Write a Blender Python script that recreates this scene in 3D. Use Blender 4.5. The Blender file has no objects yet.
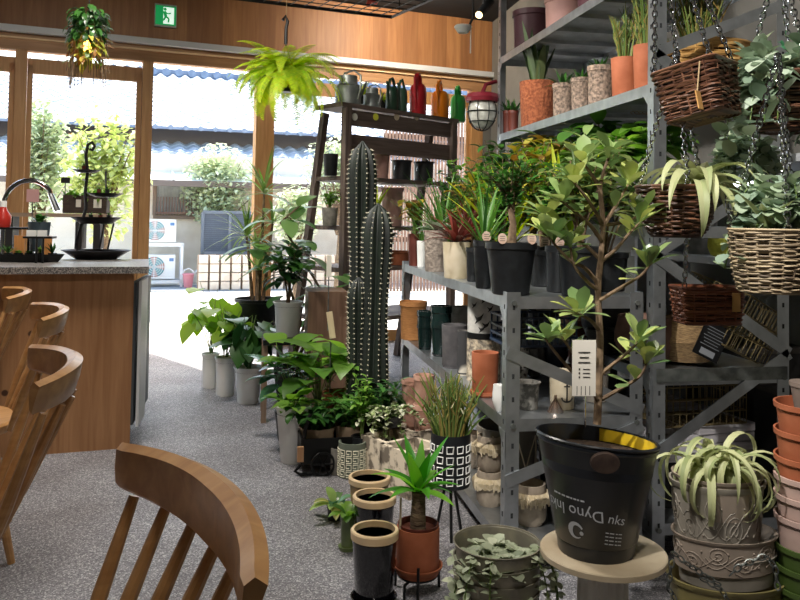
import bpy, math, random
from mathutils import Vector, Matrix, Quaternion
random.seed(7)
S=bpy.context.scene; COL=S.collection
PI=math.pi; V=Vector
# ---------------------------------------------------------------- camera
E=1.15; FP=800.0; PPX=400.0; PPY=191.0
yaw=math.radians(10.27); pit=math.radians(2.0); rol=math.radians(0.9)
F0=V((math.sin(yaw)*math.cos(pit),math.cos(yaw)*math.cos(pit),math.sin(pit)))
R0=V((math.cos(yaw),-math.sin(yaw),0.0)); U0=R0.cross(F0)
RR=R0*math.cos(rol)+U0*math.sin(rol); UU=U0*math.cos(rol)-R0*math.sin(rol)
CAM=V((0,0,E)); FH=V((F0.x,F0.y,0)).normalized()
def ray(px,py): return F0+RR*((px-PPX)/FP)+UU*((PPY-py)/FP)
def G(px,py,h=0.0):
    r=ray(px,py); return CAM+r*((h-E)/r.z)
def D(px,py,d): return CAM+ray(px,py)*d
def Yp(px,py,y):
    r=ray(px,py); return CAM+r*(y/r.y)
def Xp(px,py,x):
    r=ray(px,py); return CAM+r*(x/r.x)
def dep(p): return (V(p)-CAM).dot(F0)
def base(px,py,h,w):
    g=G(px,py,h); d=dep(g); r=w/2*d/FP
    return g+FH*r,(d+r)/FP
cam=bpy.data.cameras.new('camera'); co=bpy.data.objects.new('camera',cam); COL.objects.link(co); S.camera=co
cam.sensor_width=36; cam.lens=36*FP/800; cam.shift_x=0; cam.shift_y=-(300-PPY)/800; cam.clip_start=.05; cam.clip_end=200
m3=Matrix((RR,UU,-F0)).transposed(); co.matrix_world=Matrix.Translation(CAM)@m3.to_4x4()
# ---------------------------------------------------------------- materials
def hx(s,a=1):
    s=s.lstrip('#'); o=[]
    for i in (0,2,4):
        c=int(s[i:i+2],16)/255; o.append(c/12.92 if c<=.04045 else ((c+.055)/1.055)**2.4)
    return tuple(o)+(a,)
MC={}
def mat(name,c1,c2=None,scale=8,rough=.7,metal=0,bump=0,st=(1,1,1),det=3,lo=.35,hi=.65,spec=.5,coat=0):
    if name in MC: return MC[name]
    m=bpy.data.materials.new(name); m.use_nodes=True; n=m.node_tree; b=n.nodes['Principled BSDF']
    b.inputs['Roughness'].default_value=rough; b.inputs['Metallic'].default_value=metal
    b.inputs['Specular IOR Level'].default_value=spec; b.inputs['Coat Weight'].default_value=coat
    b.inputs['Base Color'].default_value=hx(c1)
    if c2 or bump:
        tc=n.nodes.new('ShaderNodeTexCoord'); mp=n.nodes.new('ShaderNodeMapping'); mp.inputs['Scale'].default_value=st
        ns=n.nodes.new('ShaderNodeTexNoise'); ns.inputs['Scale'].default_value=scale; ns.inputs['Detail'].default_value=det
        n.links.new(tc.outputs['Object'],mp.inputs[0]); n.links.new(mp.outputs[0],ns.inputs['Vector'])
        if c2:
            r=n.nodes.new('ShaderNodeValToRGB'); r.color_ramp.elements[0].position=lo; r.color_ramp.elements[1].position=hi
            r.color_ramp.elements[0].color=hx(c1); r.color_ramp.elements[1].color=hx(c2)
            n.links.new(ns.outputs['Fac'],r.inputs[0]); n.links.new(r.outputs[0],b.inputs['Base Color'])
        if bump:
            bp=n.nodes.new('ShaderNodeBump'); bp.inputs['Strength'].default_value=bump; bp.inputs['Distance'].default_value=.01
            n.links.new(ns.outputs['Fac'],bp.inputs['Height']); n.links.new(bp.outputs[0],b.inputs['Normal'])
    MC[name]=m; return m
def leafmat(name,cols,tr=.35,rough=.4):
    if name in MC: return MC[name]
    m=bpy.data.materials.new(name); m.use_nodes=True; n=m.node_tree; b=n.nodes['Principled BSDF']; out=n.nodes['Material Output']
    g=n.nodes.new('ShaderNodeNewGeometry'); r=n.nodes.new('ShaderNodeValToRGB')
    el=r.color_ramp.elements
    while len(el)<len(cols): el.new(.5)
    for i,c in enumerate(cols): el[i].position=i/(len(cols)-1); el[i].color=hx(c)
    n.links.new(g.outputs['Random Per Island'],r.inputs[0])
    b.inputs['Roughness'].default_value=rough
    n.links.new(r.outputs[0],b.inputs['Base Color'])
    t=n.nodes.new('ShaderNodeBsdfTranslucent'); hs=n.nodes.new('ShaderNodeHueSaturation'); hs.inputs['Value'].default_value=1.5; hs.inputs['Saturation'].default_value=1.1
    n.links.new(r.outputs[0],hs.inputs['Color']); n.links.new(hs.outputs[0],t.inputs['Color'])
    mx=n.nodes.new('ShaderNodeMixShader'); mx.inputs[0].default_value=tr
    n.links.new(b.outputs[0],mx.inputs[1]); n.links.new(t.outputs[0],mx.inputs[2]); n.links.new(mx.outputs[0],out.inputs[0])
    MC[name]=m; return m
def woodmat(name,c1,c2,dark,ax='z',scale=3,plank=0,rough=.55,knots=False,wv=(.3,.7)):
    """grain runs along axis ax; plank = board width, boards tinted individually"""
    if name in MC: return MC[name]
    m=bpy.data.materials.new(name); m.use_nodes=True; n=m.node_tree; b=n.nodes['Principled BSDF']; L=n.links.new
    tc=n.nodes.new('ShaderNodeTexCoord'); mp=n.nodes.new('ShaderNodeMapping'); st=[14,14,14]; st['xyz'.index(ax)]=.9; mp.inputs['Scale'].default_value=st
    ns=n.nodes.new('ShaderNodeTexNoise'); ns.inputs['Scale'].default_value=scale; ns.inputs['Detail'].default_value=6; ns.inputs['Distortion'].default_value=.6
    L(tc.outputs['Object'],mp.inputs[0]); L(mp.outputs[0],ns.inputs['Vector'])
    r=n.nodes.new('ShaderNodeValToRGB'); r.color_ramp.elements[0].position=wv[0]; r.color_ramp.elements[1].position=wv[1]
    r.color_ramp.elements[0].color=hx(c1); r.color_ramp.elements[1].color=hx(c2); L(ns.outputs['Fac'],r.inputs[0]); last=r.outputs[0]
    if plank:
        sp=n.nodes.new('ShaderNodeSeparateXYZ'); L(tc.outputs['Object'],sp.inputs[0])
        dv=n.nodes.new('ShaderNodeMath'); dv.operation='DIVIDE'; dv.inputs[1].default_value=plank; L(sp.outputs['X'],dv.inputs[0])
        fl=n.nodes.new('ShaderNodeMath'); fl.operation='FLOOR'; L(dv.outputs[0],fl.inputs[0])
        wn=n.nodes.new('ShaderNodeTexWhiteNoise'); wn.noise_dimensions='1D'; L(fl.outputs[0],wn.inputs['W'])
        mx=n.nodes.new('ShaderNodeMix'); mx.data_type='RGBA'; mx.blend_type='MIX'; 
        mr=n.nodes.new('ShaderNodeMath'); mr.operation='MULTIPLY'; mr.inputs[1].default_value=.6; L(wn.outputs['Value'],mr.inputs[0])
        L(mr.outputs[0],mx.inputs[0]); L(last,mx.inputs[6]); mx.inputs[7].default_value=hx(dark); last=mx.outputs[2]
    if knots:
        vo=n.nodes.new('ShaderNodeTexVoronoi'); vo.inputs['Scale'].default_value=4.2; L(tc.outputs['Object'],vo.inputs['Vector'])
        rr=n.nodes.new('ShaderNodeValToRGB'); rr.color_ramp.elements[0].position=.05; rr.color_ramp.elements[1].position=.075
        rr.color_ramp.elements[0].color=(1,1,1,1); rr.color_ramp.elements[1].color=(0,0,0,1); L(vo.outputs['Distance'],rr.inputs[0])
        mk=n.nodes.new('ShaderNodeMix'); mk.data_type='RGBA'; L(rr.outputs[0],mk.inputs[0]); L(last,mk.inputs[6]); mk.inputs[7].default_value=hx('4a2c1a'); last=mk.outputs[2]
    L(last,b.inputs['Base Color']); b.inputs['Roughness'].default_value=rough
    bp=n.nodes.new('ShaderNodeBump'); bp.inputs['Strength'].default_value=.12; bp.inputs['Distance'].default_value=.004; L(ns.outputs['Fac'],bp.inputs['Height']); L(bp.outputs[0],b.inputs['Normal'])
    MC[name]=m; return m
def emis(name,c,s):
    m=bpy.data.materials.new(name); m.use_nodes=True; b=m.node_tree.nodes['Principled BSDF']
    b.inputs['Base Color'].default_value=hx(c); b.inputs['Emission Color'].default_value=hx(c); b.inputs['Emission Strength'].default_value=s; return m
def glassmat(name,tint='ffffff',gl=.06):
    m=bpy.data.materials.new(name); m.use_nodes=True; n=m.node_tree; o=n.nodes['Material Output']
    t=n.nodes.new('ShaderNodeBsdfTransparent'); t.inputs[0].default_value=hx(tint); g=n.nodes.new('ShaderNodeBsdfGlossy'); g.inputs['Roughness'].default_value=.02
    fr=n.nodes.new('ShaderNodeFresnel'); fr.inputs[0].default_value=1.35; x=n.nodes.new('ShaderNodeMixShader')
    n.links.new(fr.outputs[0],x.inputs[0]); n.links.new(t.outputs[0],x.inputs[1]); n.links.new(g.outputs[0],x.inputs[2]); n.links.new(x.outputs[0],o.inputs[0]); return m
# ---------------------------------------------------------------- mesh builder
class M:
    def __init__(s): s.v=[]; s.f=[]
    def add(s,vs,fs):
        o=len(s.v); s.v+= [tuple(x) for x in vs]; s.f+=[tuple(i+o for i in f) for f in fs]; return s
    def box(s,c,d,rz=0,mtx=None):
        x,y,z=[k/2 for k in d]; vs=[V((a*x,b*y,e*z)) for e in(-1,1) for b in(-1,1) for a in(-1,1)]
        r=mtx if mtx else Matrix.Rotation(rz,3,'Z'); vs=[r@q+V(c) for q in vs]
        return s.add(vs,[(0,2,3,1),(4,5,7,6),(0,1,5,4),(2,6,7,3),(0,4,6,2),(1,3,7,5)])
    def bar(s,p,q,w,t,up=(0,0,1)):
        p,q=V(p),V(q); d=(q-p); l=d.length; d.normalize(); u=V(up)
        if abs(d.dot(u))>.98: u=V((0,1,0))
        a=d.cross(u).normalized(); b=a.cross(d)
        m=Matrix((a,d,b)).transposed(); return s.box((p+q)/2,(w,l,t),mtx=m)
    def lathe(s,prof,n=24,c=(0,0,0),sx=1,sy=1,fn=None,close=False):
        vs=[];k=len(prof)
        for i in range(n):
            a=2*PI*i/n
            for j,(r,z) in enumerate(prof):
                rr=r*(fn(a,j/(k-1)) if fn else 1)
                vs.append((c[0]+rr*sx*math.cos(a),c[1]+rr*sy*math.sin(a),c[2]+z))
        fs=[]
        for i in range(n):
            i2=(i+1)%n
            for j in range(k-1): fs.append((i*k+j,i2*k+j,i2*k+j+1,i*k+j+1))
        if prof[0][0]>1e-5: fs.append(tuple(i*k for i in range(n))[::-1])
        if prof[-1][0]>1e-5: fs.append(tuple(i*k+k-1 for i in range(n)))
        return s.add(vs,fs)
    def tube(s,pts,r,n=6,closed=False,flat=1,cap=True):
        pts=[V(p) for p in pts]; k=len(pts); rs=r if hasattr(r,'__len__') else [r]*k; vs=[]; prev=None
        for i,p in enumerate(pts):
            if closed: d=pts[(i+1)%k]-pts[i-1]
            else: d=pts[min(i+1,k-1)]-pts[max(i-1,0)]
            if d.length<1e-9: d=V((0,0,1))
            d.normalize()
            if prev is None:
                a=d.cross(V((0,0,1)));
                if a.length<.1: a=d.cross(V((0,1,0)))
            else: a=prev-d*prev.dot(d)
            if a.length<1e-6: a=d.orthogonal()
            a.normalize(); prev=a; b=d.cross(a)
            for j in range(n):
                t=2*PI*j/n; vs.append(p+a*(rs[i]*math.cos(t))+b*(rs[i]*flat*math.sin(t)))
        fs=[]
        for i in range(k if closed else k-1):
            i2=(i+1)%k
            for j in range(n): fs.append((i*n+j,i*n+(j+1)%n,i2*n+(j+1)%n,i2*n+j))
        if not closed and cap: fs+= [tuple(range(n))[::-1],tuple(range((k-1)*n,k*n))]
        return s.add(vs,fs)
    def ball(s,c,r,n=12,sx=1,sy=1,sz=1):
        k=max(5,n//2+1); return s.lathe([(max(r*math.sin(PI*i/(k-1)),0),-r*sz*math.cos(PI*i/(k-1))) for i in range(k)],n,c,sx,sy)
    def leaf(s,p,d,L,W,shape='oval',bend=.6,fold=.25,n=6,up=(0,0,1),petiole=0):
        p=V(p); d=V(d).normalized(); u=V(up)
        if petiole:
            q=p+d*petiole; s.add([p+V((.0015,0,0)),p-V((.0015,0,0)),q-V((.0015,0,0)),q+V((.0015,0,0))],[(0,1,2,3)]); p=q
        side=d.cross(u)
        if side.length<.15: side=d.cross(V((random.uniform(-1,1),random.uniform(-1,1),.1)))
        side.normalize(); vs=[]; st=L/n
        rot=Matrix.Rotation(-bend/n,3,side)
        for i in range(n+1):
            t=i/n
            if shape=='oval': w=math.sin(PI*min(t*.97+.03,1))**.75
            elif shape=='heart': w=[.55,.98,1,.86,.62,.32,0][min(6,round(t*6))] 
            elif shape=='strap': w=(1-t**2.2)*(.75+.5*min(t*3,1))/1.25
            elif shape=='spoon': w=max(math.sin(PI*t**1.7),0)**.7 if t>0 else 0; w=max(w,.12 if t<.6 else 0)
            elif shape=='round': w=math.sin(PI*min(t*.96+.04,.995))**.5
            else: w=math.sin(PI*t)**1.2
            w=w*W/2; nn=side.cross(d)
            vs+= [p-side*w+nn*(fold*w),p.copy(),p+side*w+nn*(fold*w)]
            p=p+d*st; d=(rot@d)
        if shape=='heart':
            vs[0]=vs[0]-(vs[4]-vs[1])*.7; vs[2]=vs[2]-(vs[4]-vs[1])*.7
        fs=[]
        for i in range(n): a=i*3; fs+=[(a,a+1,a+4,a+3),(a+1,a+2,a+5,a+4)]
        return s.add(vs,fs)
    def build(s,name,m,parent=None,smooth=True,loc=None,sharp=35):
        me=bpy.data.meshes.new(name); me.from_pydata(s.v,[],s.f); me.materials.append(m)
        if smooth:
            me.polygons.foreach_set('use_smooth',[True]*len(me.polygons))
            try: me.set_sharp_from_angle(angle=math.radians(sharp))
            except Exception: pass
        me.update(); o=bpy.data.objects.new(name,me); COL.objects.link(o)
        if parent: o.parent=parent
        if loc is not None: o.location=loc
        return o
def tag(o,label,cat,group=None):
    o['label']=label; o['category']=cat
    if group: o['group']=group
    return o
def thing(name,label,cat,loc=(0,0,0),rz=0,group=None):
    o=bpy.data.objects.new(name,None); COL.objects.link(o); o.location=loc; o.rotation_euler=(0,0,rz); o.empty_display_size=.05
    return tag(o,label,cat,group)
def struct(o): o['kind']='structure'; return o
def dup(root,loc=None,rz=None,label=None,sc=None):
    r=root.copy(); COL.objects.link(r)
    if loc is not None: r.location=loc
    if rz is not None: r.rotation_euler=(0,0,rz)
    if label: r['label']=label
    if sc: r.scale=(sc,sc,sc)
    for ch in root.children:
        c=ch.copy(); COL.objects.link(c); c.parent=r
        for g in ch.children:
            d=g.copy(); COL.objects.link(d); d.parent=c
    return r
U=random.uniform
def dirv(az,el): return V((math.cos(az)*math.cos(el),math.sin(az)*math.cos(el),math.sin(el)))
def bez(p0,p1,p2,n=8): return [V(p0)*(1-t)**2+V(p1)*2*t*(1-t)+V(p2)*t*t for t in [i/n for i in range(n+1)]]
def text_pts(s,size,fn,depth=.0012):
    cu=bpy.data.curves.new('t','FONT'); cu.body=s; cu.size=size; cu.align_x='CENTER'; cu.resolution_u=3; cu.extrude=0
    o=bpy.data.objects.new('t',cu); COL.objects.link(o); bpy.context.view_layer.update()
    me=o.to_mesh(); vs=[fn(v.co.x,v.co.y) for v in me.vertices]; fs=[tuple(p.vertices) for p in me.polygons]; o.to_mesh_clear()
    bpy.data.objects.remove(o); bpy.data.curves.remove(cu); return vs,fs
# palette
GALV=mat('galvanised_steel','a9aeb2','bfc4c8',16,.36,.88,.02)
GALVD=mat('dull_steel','5f6462','868a86',25,.45,.7,.05)
BLK=mat('black_plastic','141618','1d2023',40,.42)
BLKM=mat('black_metal','101112',None,5,.45,.3)
SOIL=mat('soil','24180f','4a3524',60,.95,bump=.8)
TERRA=mat('terracotta','94502f','a86040',14,.75,bump=.1)
TERRAD=mat('red_brown_plastic','5a2a20','6b3327',14,.5)
WHT=mat('white_plastic','f2f2ee','e6e6e2',6,.4)
CREAM=mat('cream_glaze','d8cbb2','c9b998',12,.4)
GREYC=mat('grey_concrete','77736c','98938a',25,.85,bump=.3)
BARK=mat('bark','5d4b3a','8a745a',40,.9,bump=.5)
GSTEM=mat('green_stem','4d6a2c','7a8c4a',30,.6)
CHR=mat('chrome','c9ccd0',None,5,.15,1)
PAPER=mat('paper_card','e9e4d8',None,5,.8)
INK=mat('dark_ink','2a2826',None,5,.8)
LG=leafmat('leaf_fresh',['5a8a35','84ac48','456f2c'],.45)
LD=leafmat('leaf_dark',['1f3d1e','2f5628','41702f','28491f'],.2,.3)
LM=leafmat('leaf_mid',['3a6a2a','5b8a3a','2c5424','6f9a48'],.3)
LY=leafmat('leaf_yellow_green',['b5cc3a','d8df55','93b833'],.5)
LB=leafmat('leaf_blue_grey',['8ea693','b4c2ab','758d76','a5b08e'],.15,.55)
LS=leafmat('leaf_silver_green',['9aa585','b5bda2','7c886c','c4c9ae'],.15,.65)
LV=leafmat('leaf_clusia',['62814a','8aa264','4c6b3a','c5c678'],.25,.35)
LC=leafmat('leaf_croton',['6f8430','a89a3a','8a5a34','4d7326','bcae50','5c7a2e'],.3)
LR=leafmat('leaf_red',['5a2a2a','7b3a32','47302a'],.2)
LVAR=leafmat('leaf_variegated',['dfe0c0','8fa06a','5f7a45','e8e6cf'],.25)
LO=leafmat('leaf_outdoor',['b3c09a','ccd4b4','b9c4a8','dde0c4'],.3)
LOY=leafmat('leaf_outdoor_yellow',['b8c474','cdd496','a0ae62'],.3)
LSTK=leafmat('leaf_fire_stick',['6d8440','839850','a98a4c','5c7a38','4f6c34'],.2)
class Fr:
    def __init__(s,o,rot): s.o=V((o[0],o[1],0)); s.rot=math.radians(rot); s.a=V((math.cos(s.rot),math.sin(s.rot),0)); s.b=V((-math.sin(s.rot),math.cos(s.rot),0))
    def w(s,x,t,z): return s.o+s.a*x+s.b*t+V((0,0,z))
    def hit(s,px,py,t=0):
        r=ray(px,py); k=(s.o+s.b*t-CAM).dot(s.b)/r.dot(s.b); p=CAM+r*k; return (p-s.o).dot(s.a),p.z
    def put(s,o): o.location=s.o; o.rotation_euler=(0,0,s.rot); return o
def prism(m,poly,z0,z1):
    n=len(poly); return m.add([(p[0],p[1],z0) for p in poly]+[(p[0],p[1],z1) for p in poly],[tuple(range(n))[::-1],tuple(range(n,2*n))]+[(i,(i+1)%n,(i+1)%n+n,i+n) for i in range(n)])
M.prism=prism
# ================================================================ room shell
WF=Fr(G(140,354),13); 
WOODP=woodmat('wall_panel_wood','9a6840','ba8656','7a4f32','z',2.2,.155,.5)
WOODT=woodmat('window_frame_wood','a67a52','bd9268','8a5a34','x',3,0,.5)
WOODV=woodmat('window_post_wood','b0804f','c99a64','8a5a34','z',3,0,.5)
XR=WF.hit(492,60)[0]; XL=-3.2
FLOORM=bpy.data.materials.new('speckled_terrazzo'); FLOORM.use_nodes=True
n=FLOORM.node_tree; b=n.nodes['Principled BSDF']; tc=n.nodes.new('ShaderNodeTexCoord')
vo=n.nodes.new('ShaderNodeTexVoronoi'); vo.inputs['Scale'].default_value=240; ns=n.nodes.new('ShaderNodeTexNoise'); ns.inputs['Scale'].default_value=2.2; ns.inputs['Detail'].default_value=5
wn=n.nodes.new('ShaderNodeSeparateColor'); r=n.nodes.new('ShaderNodeValToRGB'); r.color_ramp.interpolation='LINEAR'
e=r.color_ramp.elements; e[0].position=0; e[0].color=hx('5c5b62'); e[1].position=.55; e[1].color=hx('88878d'); k=e.new(.8); k.color=hx('9b9a9d'); k=e.new(1); k.color=hx('d8d8da')
mx=n.nodes.new('ShaderNodeMix'); mx.data_type='RGBA'; mx.blend_type='MULTIPLY'; mx.inputs[0].default_value=.55
r2=n.nodes.new('ShaderNodeValToRGB'); r2.color_ramp.elements[0].position=.35; r2.color_ramp.elements[1].position=.65; r2.color_ramp.elements[0].color=hx('b8b0ac'); r2.color_ramp.elements[1].color=hx('ffffff')
L=n.links.new; L(tc.outputs['Object'],vo.inputs['Vector']); L(tc.outputs['Object'],ns.inputs['Vector']); L(vo.outputs['Color'],wn.inputs[0]); L(wn.outputs[0],r.inputs[0]); L(r.outputs[0],mx.inputs[6]); L(ns.outputs['Fac'],r2.inputs[0]); L(r2.outputs[0],mx.inputs[7]); L(mx.outputs[2],b.inputs['Base Color']); b.inputs['Roughness'].default_value=.62
A=WF.w(-3.4,.12,0); Bq=WF.w(XR+.3,.12,0)
struct(M().prism([(-3.9,-1.5),(2.5,-1.5),(2.5,Bq.y),(A.x,A.y)],-.08,0).build('floor',FLOORM,smooth=False))
struct(M().prism([(-3.9,-1.5),(2.5,-1.5),(2.5,Bq.y+.3),(A.x,A.y+.3)],3.14,3.24).build('ceiling',mat('ceiling_black','17181b','202226',4,.9),smooth=False))
Z_RAIL=WF.hit(100,37)[1]; Z_HEAD=WF.hit(148,60)[1]; Z_TOPW=3.14
w=struct(WF.put(M().box(((XL+XR)/2,.03,(Z_RAIL+Z_TOPW)/2),(XR-XL,.06,Z_TOPW-Z_RAIL)).build('wall_back',WOODP,smooth=False)))
struct(M().box((2.35,3.3,1.57),(.08,9.6,3.14)).build('wall_right',mat('wall_grey','74726c','807e78',3,.85),smooth=False))
struct(WF.put(M().box(((XL+XR)/2,-.03,Z_RAIL-.005),(XR-XL,.07,.05)).build('trim_1',mat('white_rail','cfd2d4',None,5,.4),smooth=False)))
struct(WF.put(M().box(((XL+XR)/2,.05,(Z_RAIL+Z_HEAD)/2-.01),(XR-XL,.09,Z_RAIL-Z_HEAD)).build('trim_2',WOODT,smooth=False)))
struct(WF.put(M().box(((XL+XR)/2,-.005,Z_HEAD+.085),(XR-XL,.03,.012)).build('trim_3',mat('pale_strip','e6c79a',None,5,.5),smooth=False)))
# posts and glazing
def post(n,px,w=.085):
    s=WF.hit(px,100)[0]; struct(WF.put(M().box((s,.06,Z_HEAD/2),(w,.11,Z_HEAD)).build('window_post' if 0 else 'trim_%d'%n,WOODV,smooth=False))); return s
s0=post(4,20); s1=post(5,147.5,.085); s2=post(6,264,.13); s3=post(7,478,.12)
GLS=glassmat('window_glass'); GLT=Z_HEAD
def window(n,a,b):
    m=M()
    for x in (a+.02,b-.02): m.box((x,.07,(Z_HEAD-.11)/2),(.04,.04,Z_HEAD-.11))
    m.box(((a+b)/2,.07,Z_HEAD-.12),(b-a,.04,.12)); m.box(((a+b)/2,.07,.05),(b-a,.04,.1))
    f=struct(WF.put(m.build('window_%d'%n,WOODV,smooth=False)))
    g=M().box(((a+b)/2,.07,(Z_HEAD-.08)/2),(b-a-.08,.008,Z_HEAD-.26)).build('pane',GLS,f,smooth=False)
window(1,s0-1.0,s0-.045); window(2,s0+.045,s1-.045); window(3,s2+.07,s3-.06)
struct(WF.put(M().box(((s3+.06+XR)/2,.05,Z_HEAD/2),(XR-s3-.06,.08,Z_HEAD)).build('wall_corner',mat('wall_grey2','6b6a66','777570',3,.85),smooth=False)))
struct(M().box((-.7,-1.54,1.57),(6.5,.08,3.14)).build('wall_front',mat('wall_warm','8d857a','989084',3,.9),smooth=False))
struct(M().box((-3.94,2,1.57),(.08,7.1,3.14)).build('wall_left',mat('wall_warm','8d857a'),smooth=False))
# ================================================================ outside
HF=Fr(G(165,287),8)
PAVE=mat('pale_pavement','d9d6d0','c6c3bd',3,.9,bump=.1); ASPH=mat('asphalt','8f959c','7d8389',30,.9,bump=.2)
p=[WF.w(-9,.12,0),WF.w(5.5,.12,0),WF.w(12,9,0),WF.w(-20,9,0)]
struct(M().prism([(-14,A.y),(9,Bq.y-.3),(22,34),(-26,34)],-.2,-.085).build('ground',PAVE,smooth=False))
struct(M().prism([WF.w(-9,.12,0),WF.w(7,.12,0),WF.w(7,7.6,0),WF.w(-12,7.6,0)],-.0849,-.01).build('pavement',PAVE,smooth=False))
struct(M().prism([HF.w(-8,-.75,0),HF.w(6,-.75,0),HF.w(6,.3,0),HF.w(-8,.3,0)],-.0849,.002).build('road_strip',ASPH,smooth=False))
# neighbouring house
house=thing('house','white plastered house with tiled roofs across the lane outside','house',HF.w(0,.8,0),HF.rot)
def hh(px,py,t): return HF.hit(px,py,t)
PLA=mat('plaster_cream','ddd3c2','e9e1d3',4,.9)
M().box((0,.1,1.1),(16,.2,2.2)).build('wall',PLA,house,smooth=False)
def tiles(m,x0,x1,y0,z0,y1,z1,pitch=.3,row=.32):
    L_=math.hypot(y1-y0,z1-z0); nr=int(L_/row); nx=int((x1-x0)/pitch*6)
    vs=[];fs=[]
    for j in range(nr*2):
        jj=(j//2+(j%2)); t=jj*row/L_; step=.022 if j%2==0 else 0
        for i in range(nx+1):
            x=x0+(x1-x0)*i/nx; ph=(x/pitch)%1; wv=.03*math.cos(2*PI*ph)
            vs.append((x,y0+(y1-y0)*t,z0+(z1-z0)*t+step+wv))
    for j in range(nr*2-1):
        for i in range(nx): a=j*(nx+1)+i; fs.append((a,a+1,a+nx+2,a+nx+1))
    return m.add(vs,fs)
RT=mat('grey_roof_tile','b4bcc6','a3acb8',5,.45); RTB=mat('roof_edge_tile','7d8aa0','8f9bb0',8,.6)
zA=hh(100,178,.3)[1]; zB=hh(100,155,1.4)[1]; RT=mat('grey_roof_tile','b4bcc6','a3acb8',5,.45); RTB=mat('roof_edge_tile','8d9ab0','9fabbf',8,.6)
m=M(); 
vs=[(-8,-.5,zA),(8,-.5,zA),(8,.9,zB),(-8,.9,zB)]; m.add(vs+[(x,y,z-.05) for x,y,z in vs],[(0,1,2,3),(4,7,6,5),(0,4,5,1),(1,5,6,2),(2,6,7,3),(3,7,4,0)])
for i in range(36): m.bar((-8+i*.45,-.5,zA+.015),(-8+i*.45,.9,zB+.015),.03,.03)
m.build('lower_roof',mat('lower_roof_metal','dfe2e6','eef0f2',4,.4),house,smooth=False)
M().box((0,-.48,zA-.05),(16,.1,.1)).build('gutter',mat('gutter_brown','6b5f58',None,5,.6),house,smooth=False)
zE=hh(100,152,1.0)[1]; zF=hh(100,134,2.0)[1]
tiles(M(),-8,8,.6,zE,1.9,zF,.27,.3).build('middle_roof',RT,house)
m=M()
for i in range(58): m.tube([(-8+i*.28,.5,zE+.02),(-8+i*.28,.66,zE+.04)],.06,8)
m.box((0,.62,zE+.01),(16.2,.06,.05)); m.build('middle_eave_tiles',RTB,house)
M().box((0,2.0,zF),(16,.2,.5)).build('upper_wall',mat('upper_wall_dark','5f5a5a',None,5,.8),house,smooth=False)
zC=hh(100,126,2.3)[1]; zD=hh(100,70,6)[1]
tiles(M(),-8,9,1.2,zC,5.2,zD,.27,.36).build('upper_roof',RT,house)
m=M(); 
for i in range(60): m.tube([(-8+i*.29,5.1,zD+.05),(-8+i*.29,5.35,zD+.05)],.10,8)
m.box((0,5.25,zD+.02),(17,.16,.2)).build('ridge',RTB,house)
m=M()
for i in range(60): m.tube([(-8+i*.27,1.1,zC+.0),(-8+i*.27,1.24,zC+.02)],.05,8)
m.box((0,1.2,zC-.0),(16.2,.06,.05)); m.build('eave_tiles',RTB,house)
# window with blinds on house
a,z0=hh(156,215,.8); b_,z1=hh(196,183,.8)
sx=(a+b_)/2
fw=M(); fw.box((sx,-.03,z0-.03),(b_-a+.1,.1,.06)); fw.box((sx,-.03,z1+.03),(b_-a+.1,.1,.06)); fw.box((a-.03,-.03,(z0+z1)/2),(.06,.1,z1-z0)); fw.box((b_+.03,-.03,(z0+z1)/2),(.06,.1,z1-z0))
wf=fw.build('window_frame',mat('window_brown','7a6656',None,5,.6),house,smooth=False)
m=M(); 
for i in range(26): m.box((a+(b_-a)*(i+.5)/26,-.02,(z0+z1)/2),((b_-a)/26*.75,.02,z1-z0-.04),rz=.3)
m.build('blinds',mat('blind_grey','9a9c98','b0b2ae',9,.7),wf,smooth=False)
m=M(); m.box((sx,-.11,z0+.04),(b_-a,.02,.03))
for i in range(14): m.box((a+(b_-a)*(i+.5)/14,-.11,z0+.16),(.015,.015,.3))
m.build('railing',mat('rail_brown','7a5a4a',None,5,.6),wf,smooth=False)
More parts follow.
